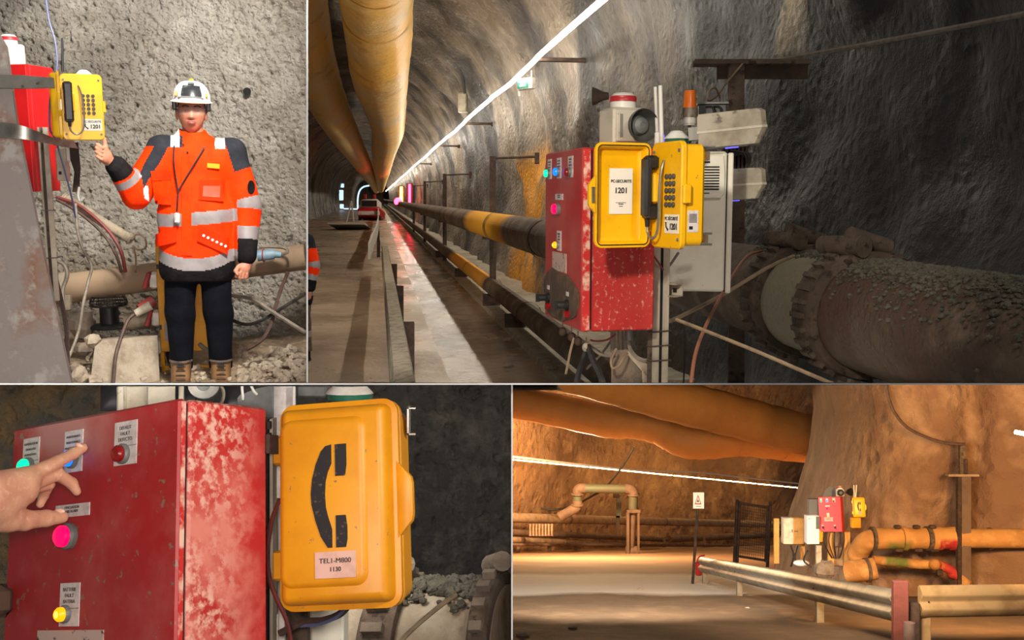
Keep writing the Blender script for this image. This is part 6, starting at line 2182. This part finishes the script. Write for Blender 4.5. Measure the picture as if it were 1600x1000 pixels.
for px, py, y in ((858, 666, 54), (1095, 760, 66)):
    pass

# warning sign on a pole
y = F * 1.36 / (913 - 825.0)
t = thing('warning_sign', 'white warning sign with a red triangle on a leaning pole', 'sign', G(1083, 913))
MB().tube([P(1082, 914, y), P(1090.5, 792, y)], .034, 10).build('pole', M_['rust_dark'], t, world=True)
bd = MB().box(0, 17 * y / F, -.05, -.03, -25 * y / F, 0, Matrix.Translation(P(1082.5, 769, y))).build('board', M_['sheet_white'], t, world=True)
def tri(s_, yo, nm, mm):
    cx, cy = 1090.7, 783
    v = [P(cx, cy - 10 * s_, y - yo), P(cx + 5.2 * s_, cy + 5 * s_, y - yo), P(cx - 5.2 * s_, cy + 5 * s_, y - yo)]
    MB().loft([v, [p + Vector((0, .008, 0)) for p in v]]).build(nm, M_[mm], bd, world=True, flat=True)
tri(1.0, .062, 'red_triangle', 'red_band')
tri(.68, .070, 'triangle_field', 'sheet_white')
tri(.32, .078, 'warning_mark', 'ink')
MB().box(0, 8 * y / F, -.06, -.05, -.6 * y / F, 0, Matrix.Translation(P(1086.7, 790.5, y))).build('print', M_['ink_grey'], bd, world=True)

# mesh gate
yg = 30.0
t = thing('mesh_gate', 'open mesh gate with dark posts behind the guard rail', 'gate', P(1175, 897, yg))
s_ = yg / F
for (xa, xb, ya_, yb, w, nm) in ((1152, 1147, 781, 890, .05, 'gate_post'), (1156.5, 1152, 783, 880, .04, 'frame_bar'), (1204, 1199, 784, 886, .05, 'gate_post'), (1200, 1196, 790, 878, .04, 'frame_bar')):
    MB().tube([P(xa, ya_, yg), P(xb, yb, yg)], w, 8).build(nm, M_['rust_dark'], t, world=True)
for (xa, ya_, xb, yb) in ((1156, 786, 1202, 793), (1152, 869, 1197, 876)):
    MB().tube([P(xa, ya_, yg), P(xb, yb, yg)], .035, 8).build('frame_bar', M_['rust_dark'], t, world=True)
for k in range(13):
    f = (k + .5) / 13
    MB().tube([P(1156.5 + 44 * f, 787 + 6 * f, yg), P(1152 + 44 * f, 869 + 7 * f, yg)], .0035, 4).build('mesh_wire', M_['rust_dark'], t, world=True)
for k in range(20):
    f = (k + .5) / 20
    MB().tube([P(1156 - 4 * f, 786 + 83 * f, yg), P(1201 - 5 * f, 793 + 83 * f, yg)], .0035, 4).build('mesh_wire', M_['rust_dark'], t, world=True)

# guard rails
def rail4(label, p0, p1, hgt, m, posts):
    """p0, p1 ground points; W-profile beam facing the viewer"""
    t = thing('guard_rail', label, 'guard rail', p0)
    up = Vector((0, 0, 1))
    d = (p1 - p0).normalized()
    nrm = Vector((d.y, -d.x, 0)).normalized()
    if nrm.dot(p0) > 0:
        nrm = -nrm
    prof = [(0, .0), (.02, .02), (.07, .09), (.07, .12), (.015, .17), (.015, .20), (.07, .25), (.07, .28), (.02, .35), (0, .37)]
    th = .012
    ring = lambda p: [p + up * (hgt - .37 + z) + nrm * n_ for n_, z in prof] + [p + up * (hgt - .37 + z) + nrm * (n_ - th) for n_, z in reversed(prof)]
    MB().loft([ring(p0), ring(p1)]).build('beam', M_[m], t, world=True, angle=60)
    for k in posts:
        q = p0.lerp(p1, k) - nrm * .07
        MB().bbox(-.055, .055, -.06, .06, -.2, hgt - .04, .006, Matrix.Translation(q)).build('post', M_[m], t, world=True)
        MB().lathe([(.012, 0), (.010, .01)], 8, Matrix.Translation(p0.lerp(p1, k) + up * (hgt - .185) + nrm * .02) @ Matrix.Rotation(math.pi / 2, 4, 'X')).build('bolt', M_['rust_dark'], t, world=True)
    return t


g0, g1 = G(1095, 912), G(1400, 1012)
rail4('long galvanised guard rail running toward the pink post', g0, g1, .66, 'galv', (.012, .32, .75))
g2, g3 = G(1436, 1010), G(1700, 1004)
rail4('orange-lit guard rail right of the pink post', g2, g3, .70, 'galv_dusty', (.05, .8))
t = thing('rail_end_marker', 'red reflector on the far end of the long guard rail', 'reflector', G(1089, 912))
MB().bbox(-.02, .14, -.05, .05, .16, .50, .02, Matrix.Translation(G(1088, 909))).build('drum', M_['red_band'], t, world=True)
MB().tube(smooth_path([G(1088, 909) + Vector((0, 0, .45)), G(1088, 909) + Vector((.06, 0, .62)), G(1088, 909) + Vector((.22, .05, .66))], 4), .02, 6).build('strap', M_['red_band'], t, world=True)
gp = G(1404, 1013)
mk('pink_post', rgb(124, 66, 58), .7, col2=rgb(100, 56, 50), scale=6)
mk('white_tube', rgb(176, 150, 140), .6, col2=rgb(150, 120, 108), scale=5)
m = MB().bbox(-.085, .085, -.09, .0, -.2, .78, .01, Matrix.Translation(gp))
tag(m.build('rail_post', M_['pink_post']), 'faded pink post where the two guard rails meet', 'post')
m = MB().lathe([(.06, -.3), (.06, .34), (.052, .34), (.052, .26)], 20, Matrix.Translation(G(1421, 1022)))
tag(m.build('marker_tube', M_['white_tube']), 'open whitish tube standing in front of the pink post', 'tube')
m = MB().bbox(-.05, .06, .0, .1, -.2, .5, .01, Matrix.Translation(G(1430, 1012)))
tag(m.build('rail_post', M_['rust_dark']), 'dark steel post between the pink post and the right rail', 'post')

# ---- devices on the junction wall
Y4 = 19.6
S4 = Y4 / F
c4 = P(1316, 831, Y4 - .1)
cabinet(frame(4, c4, 30), 'red control cabinet on the junction wall beside the orange pipes', W=.42, H=.66, D=.225, mats=('red_clean', 'red_clean'), detail=1)
phone(frame(4, P(1343, 808, Y4), 12), 'closed yellow telephone high on the junction wall', 1.12, None, 'yellow_clean', lid_note=('TEL1-M800', '1130'), far=True)
m = MB().bbox(-.09, .09, 0, .1, -.2, 0, .006, Matrix.Translation(P(1338, 809, Y4 + .1)))
tag(m.build('yellow_junction_box', M_['yellow_box']), 'yellow box directly under the closed junction telephone', 'box')
siren(frame(4, P(1313, 776, Y4), 20), 'white siren on the red junction cabinet', 1.35)
m = MB().lathe([(.02, 0), (.05, .04), (.075, .10), (.075, .11)], 16, frame(4, P(1322, 769, Y4), -40) @ Matrix.Rotation(math.pi / 2, 4, 'X'))
tag(m.build('horn', M_['black_plastic']), 'small black horn beside the white junction siren', 'horn')
t = thing('twin_antenna', 'pair of thin antennas above the junction telephone', 'antenna', P(1335, 776, Y4))
for x0, x1 in ((1334.6, 1334.2), (1337, 1338.2)):
    MB().tube([P(x0, 777, Y4), P(x1, 758, Y4)], .011, 6).build('antenna_tube', M_['paper'], t, world=True)
mk('slate_panel', rgb(92, 96, 100), .6)
m = MB().bbox(0, .29, 0, .12, -.32, 0, .006, Matrix.Translation(P(1264, 780, Y4 + .3)))
tag(m.build('slate_panel', M_['slate_panel']), 'dark slate panel left of the red junction cabinet', 'panel')
m = MB()
m.loft([[P(1285, 776, Y4 + .3), P(1290, 765, Y4 + .3), P(1297, 760, Y4 + .3), P(1304, 762, Y4 + .3), P(1305, 776, Y4 + .3)], [P(1285, 776, Y4 + .42), P(1290, 765, Y4 + .42), P(1297, 760, Y4 + .42), P(1304, 762, Y4 + .42), P(1305, 776, Y4 + .42)]])
tag(m.build('dark_hood', M_['slate_panel'], flat=True), 'dark hood behind the white junction siren', 'hood')
t = thing('white_cabinet', 'white and orange-edged cabinet under the dark slate panel', 'cabinet', P(1272, 852, Y4))
MB().bbox(0, .24, 0, .2, -.54, 0, .006, Matrix.Translation(P(1261, 806.5, Y4 + .1))).build('body', M_['sheet_white'], t, world=True)
MB().bbox(.17, .245, -.012, .0, -.24, 0, .003, Matrix.Translation(P(1261, 807, Y4 + .1))).build('blue_label', M_['slate_panel'], t, world=True)
MB().box(.02, .06, -.006, .0, -.05, -.04, Matrix.Translation(P(1261, 806.5, Y4 + .1))).build('print', M_['ink_grey'], t, world=True)
MB().bbox(.245, .31, .0, .2, -.5, -.28, .006, Matrix.Translation(P(1261, 806.5, Y4 + .1))).build('orange_side', M_['yellow_box'], t, world=True)
t = thing('double_cabinet', 'half white and half orange cabinet at the corner of the junction wall', 'cabinet', P(1240, 852, Y4 + 1))
y = Y4 + 1.0
MB().bbox(0, .20, 0, .2, -.52, 0, .006, Matrix.Translation(P(1224.5, 810, y))).build('white_door', M_['beige_plastic'], t, world=True)
MB().bbox(.202, .41, 0, .2, -.52, 0, .006, Matrix.Translation(P(1224.5, 810, y))).build('orange_door', M_['board'], t, world=True)
MB().box(.21, .29, -.006, .001, -.265, -.25, Matrix.Translation(P(1224.5, 810, y))).build('print', M_['ink_grey'], t, world=True)
MB().bbox(.16, .175, -.02, .0, -.28, -.22, .003, Matrix.Translation(P(1224.5, 810, y))).build('handle', M_['grey_metal'], t, world=True)
for k, (px, y0_, y1_, w, mm, lb) in enumerate(((1213, 810, 880, .05, 'board', 'orange-brown post at the left corner of the junction wall'), (1254, 850, 874, .04, 'board', 'short brown post under the double cabinet'), (1279, 852, 890, .05, 'beige_dirty', 'pale post under the white junction cabinet'),
                                               (1298, 831, 900, .055, 'board', 'left of two brown posts under the red junction cabinet'), (1323, 831, 900, .055, 'board', 'right of two brown posts under the red junction cabinet'))):
    y = Y4 + (1.2 if k < 2 else .15)
    m = MB().box(-w, w, -.03, .03, -(y1_ - y0_) * y / F, 0, Matrix.Translation(P(px, y0_, y)))
    tag(m.build('support_post', M_[mm]), lb, 'post', 'posts under the junction boxes')
t = thing('meter_box', 'brown box between the posts of the red junction cabinet', 'box', P(1310, 875, Y4 + .2))
MB().bbox(-.10, .10, 0, .15, -.36, 0, .01, Matrix.Translation(P(1310, 856, Y4 + .2))).build('case', M_['pipe_dusty'], t, world=True)
MB().cyl(P(1312, 850, Y4 + .2), P(1312, 832, Y4 + .2), .03, n=8).build('conduit', M_['rust_dark'], t, world=True)
for k in range(5):
    cable('drop_cable', [(1290 + 7 * k, 831, Y4 + .05), (1287 + 8 * k, 845, Y4), (1292 + 6 * k, 858, Y4 + .05), (1300 + 3 * k, 872, Y4 + .1)], .014, ('cable_black', 'cable_brown')[k % 2], ORD[k] + ' cable from the left hanging under the red junction cabinet', group='cables under the red junction cabinet')
for k, pts in enumerate((((1236, 853, 20.6), (1240, 868, 20.4), (1236, 885, 20.2)), ((1246, 853, 20.6), (1242, 872, 20.3), (1250, 884, 20.1)), ((1262, 860, 19.9), (1256, 876, 19.8), (1268, 886, 19.7)))):
    cable('ground_cable', pts, .018, 'cable_black', ('left', 'middle', 'right')[k] + ' black cable trailing under the junction corner cabinets', group='cables under the corner cabinets')
m = MB().ball(P(1252, 880, 20.0), (.16, .12, .06), 14, 8)
tag(m.build('white_sack', M_['sheet_white']), 'crumpled white sack under the junction corner cabinets', 'sack')
m = MB().rock(P(1288, 890, 19.6), (.2, .16, .18), 4)
tag(m.build('stone', M_['stone'], flat=True), 'grey boulder at the foot of the red junction cabinet', 'stone')

# ---- orange pipes on the junction wall
rock_mat('pipe_orange', rgb(196, 142, 78), rgb(158, 108, 54), rgb(212, 164, 100), .8, 4, 18, .4, .01, rough=.75,
         patch=[(rgb(170, 44, 40), [('x', 7.84, 7.87, 8.16, 8.2), ('z', -7, -6, -4.06, -4.0)], 3, (.3, .5)),
                (rgb(96, 108, 48), [('x', 6.85, 6.95, 7.3, 7.4), ('z', -7, -6, -4.12, -4.02)], 2, (.3, .6))])
YP = 19.0
t = thing('wall_pipe', 'large orange-lit pipe with ring couplings along the junction wall', 'pipe', P(1480, 860, YP))
SP = YP / F
MB().tube(smooth_path([P(1338, 872, YP + .4), P(1344, 858, YP + .3), P(1355, 846, YP + .1), P(1372, 842, YP)], 6), [.17, .175] + [.19] * 17, 22).build('elbow', M_['pipe_orange'], t, world=True)
MB().tube([P(1364, 842, YP), P(1455, 841, YP), P(1500, 841, YP - .05)], .195, 26).build('near_run', M_['pipe_orange'], t, world=True)
MB().tube([P(1490, 841, YP - .05), P(1700, 842, YP - .3)], .175, 26).build('far_run', M_['pipe_orange'], t, world=True)
for px, hw, r_ in ((1364, 2.2, .22), (1412, 3.5, .225), (1450, 3.0, .225), (1462, 8, .215), (1488, 4.5, .215), (1547, 2.0, .20)):
    MB().tube([P(px - hw, 841.5, YP - .02), P(px + hw, 841.5, YP - .02)], r_, 26).build('coupling', M_['pipe_orange' if hw > 3 else 'rust'], t, world=True)
for px in (1405, 1435, 1460):
    MB().bbox(-.07, .07, -.05, .05, -.05, .03, .015, Matrix.Translation(P(px, 858, YP - .1))).build('saddle', M_['rust_dark'], t, world=True)
    MB().bbox(-.06, .06, -.05, .05, -.02, .04, .015, Matrix.Translation(P(px - 3, 824, YP - .1))).build('lug', M_['rust_dark'], t, world=True)
t = thing('branch_pipe', 'orange-lit lower pipe curving down at the foot of the junction wall', 'pipe', P(1350, 900, YP))
MB().tube(smooth_path([P(1326, 893, YP + .1), P(1350, 891, YP - .1), P(1368, 888, YP - .15)], 5), .20, 22).build('stub', M_['pipe_orange'], t, world=True)
MB().tube([P(1352, 891, YP - .12), P(1357, 890.5, YP - .12)], .225, 22).build('coupling', M_['rust'], t, world=True)
MB().tube(smooth_path([P(1364, 875, YP), P(1400, 878, YP), P(1440, 882, YP), P(1462, 882, YP - .05), P(1482, 889, YP - .1), P(1500, 903, YP - .15), P(1512, 914, YP - .2)], 5), .085, 16).build('thin_run', M_['pipe_orange'], t, world=True)
for px, py in ((1461, 882), (1490, 896), (1508, 910)):
    MB().ball(P(px, py, YP - .1), (.12, .11, .10), 14, 8).build('joint', M_['pipe_orange'], t, world=True)
MB().bbox(-.05, .05, -.05, .05, -.12, .0, .015, Matrix.Translation(P(1468, 889, YP - .15))).build('valve', M_['rust_dark'], t, world=True)
MB().bbox(-.09, .07, -.05, .05, -.10, .0, .015, Matrix.Translation(P(1490, 906, YP - .15))).build('valve', M_['rust_dark'], t, world=True)
t = thing('wall_beam', 'dark upright steel beam on the junction wall at right', 'beam', P(1508, 910, 18.7))
y = 18.75
MB().box(0, .07, 0, .1, -2.3, 0, Matrix.Translation(P(1497, 742, y))).build('flange', M_['rust_dark'], t, world=True)
MB().box(.09, .26, .05, .15, -2.3, 0, Matrix.Translation(P(1497, 742, y))).build('web', M_['pipe_brown'], t, world=True)
MB().box(-.18, .38, -.02, .12, -.04, .0, Matrix.Translation(P(1497, 741, y))).build('cap_plate', M_['pipe_dusty'], t, world=True)
MB().box(.04, .14, .0, .1, 0, .54, Matrix.Translation(P(1497, 741, y))).build('upper_stub', M_['rust'], t, world=True)
MB().bbox(.10, .17, -.03, .1, 0, .28, .01, Matrix.Translation(P(1497, 741, y))).build('clamp_block', M_['rust_dark'], t, world=True)
cable('wall_hose', [(1385, 601.5, 19.0), (1388, 620, 19.0), (1398, 645, 18.95), (1418, 668, 18.9), (1450, 684, 18.8), (1478, 692, 18.7), (1508, 694, 18.6)], .03, 'cable_brown', 'brown hose hanging in an arc on the junction wall', 'hose')
# loose stones on the near ground
for k, (px, py, r_) in enumerate(((818, 992, .07), (1168, 952, .06), (1000, 921, .05), (895, 980, .05))):
    tag(MB().rock(G(px, py), (r_ * 1.3, r_, r_ * .5), k + 9).build('stone', M_['stone_pale'], flat=True), ('flat pale stone in the lower left corner of the junction floor', 'small stone on the junction floor before the guard rail', 'tiny dark stone on the pale strip', 'flat stone on the brown junction floor')[k], 'stone', 'stones on the junction floor')
mark(4)


# ================================================================== trim what crosses a divider
import bmesh
HORIZ = Vector((0, .0625, 1)).normalized()          # plane of the level divider
for o in list(COL.objects):
    if o.type != 'MESH' or o.name not in MATS or WHERE.get(o.name, 0) == 0:
        continue
    pl = WHERE[o.name]
    Mw = MATS[o.name]
    ws = [Mw @ v.co for v in o.data.vertices]
    cuts = []
    d = [HORIZ.dot(w) for w in ws]
    near = min(w.y for w in ws) < 10.6
    if pl in (1, 2) and near and min(d) < -.004:
        cuts.append((HORIZ, .004, False))
    if pl in (3, 4) and max(d) > -.004:
        cuts.append((HORIZ, -.004, True))
    if pl == 3 and max(w.x for w in ws) > -.004:
        cuts.append((Vector((1, 0, 0)), -.004, True))
    if pl == 1 and max(w.x + .2 * w.y for w in ws) > -.006:
        cuts.append((Vector((1, .2, 0)).normalized(), -.006, True))
    if not cuts:
        continue
    bm = bmesh.new()
    bm.from_mesh(o.data)
    Mi = Mw.inverted()
    for n, off, outer in cuts:
        co = Mi @ (n * off)
        nl = (Mw.to_3x3().transposed() @ n).normalized()
        r = bmesh.ops.bisect_plane(bm, geom=bm.verts[:] + bm.edges[:] + bm.faces[:], plane_co=co, plane_no=nl, clear_outer=outer, clear_inner=not outer)
        e = [g for g in r['geom_cut'] if isinstance(g, bmesh.types.BMEdge)]
        if e and len(bm.faces):
            try:
                bmesh.ops.holes_fill(bm, edges=e)
            except Exception:
                pass
    if len(bm.faces) == 0:
        bm.free()
        kids = [c for c in COL.objects if c.parent == o]
        for c in kids:
            bpy.data.objects.remove(c, do_unlink=True)
        bpy.data.objects.remove(o, do_unlink=True)
        continue
    me = o.data if o.data.users == 1 else o.data.copy()
    bm.to_mesh(me)
    o.data = me
    bm.free()
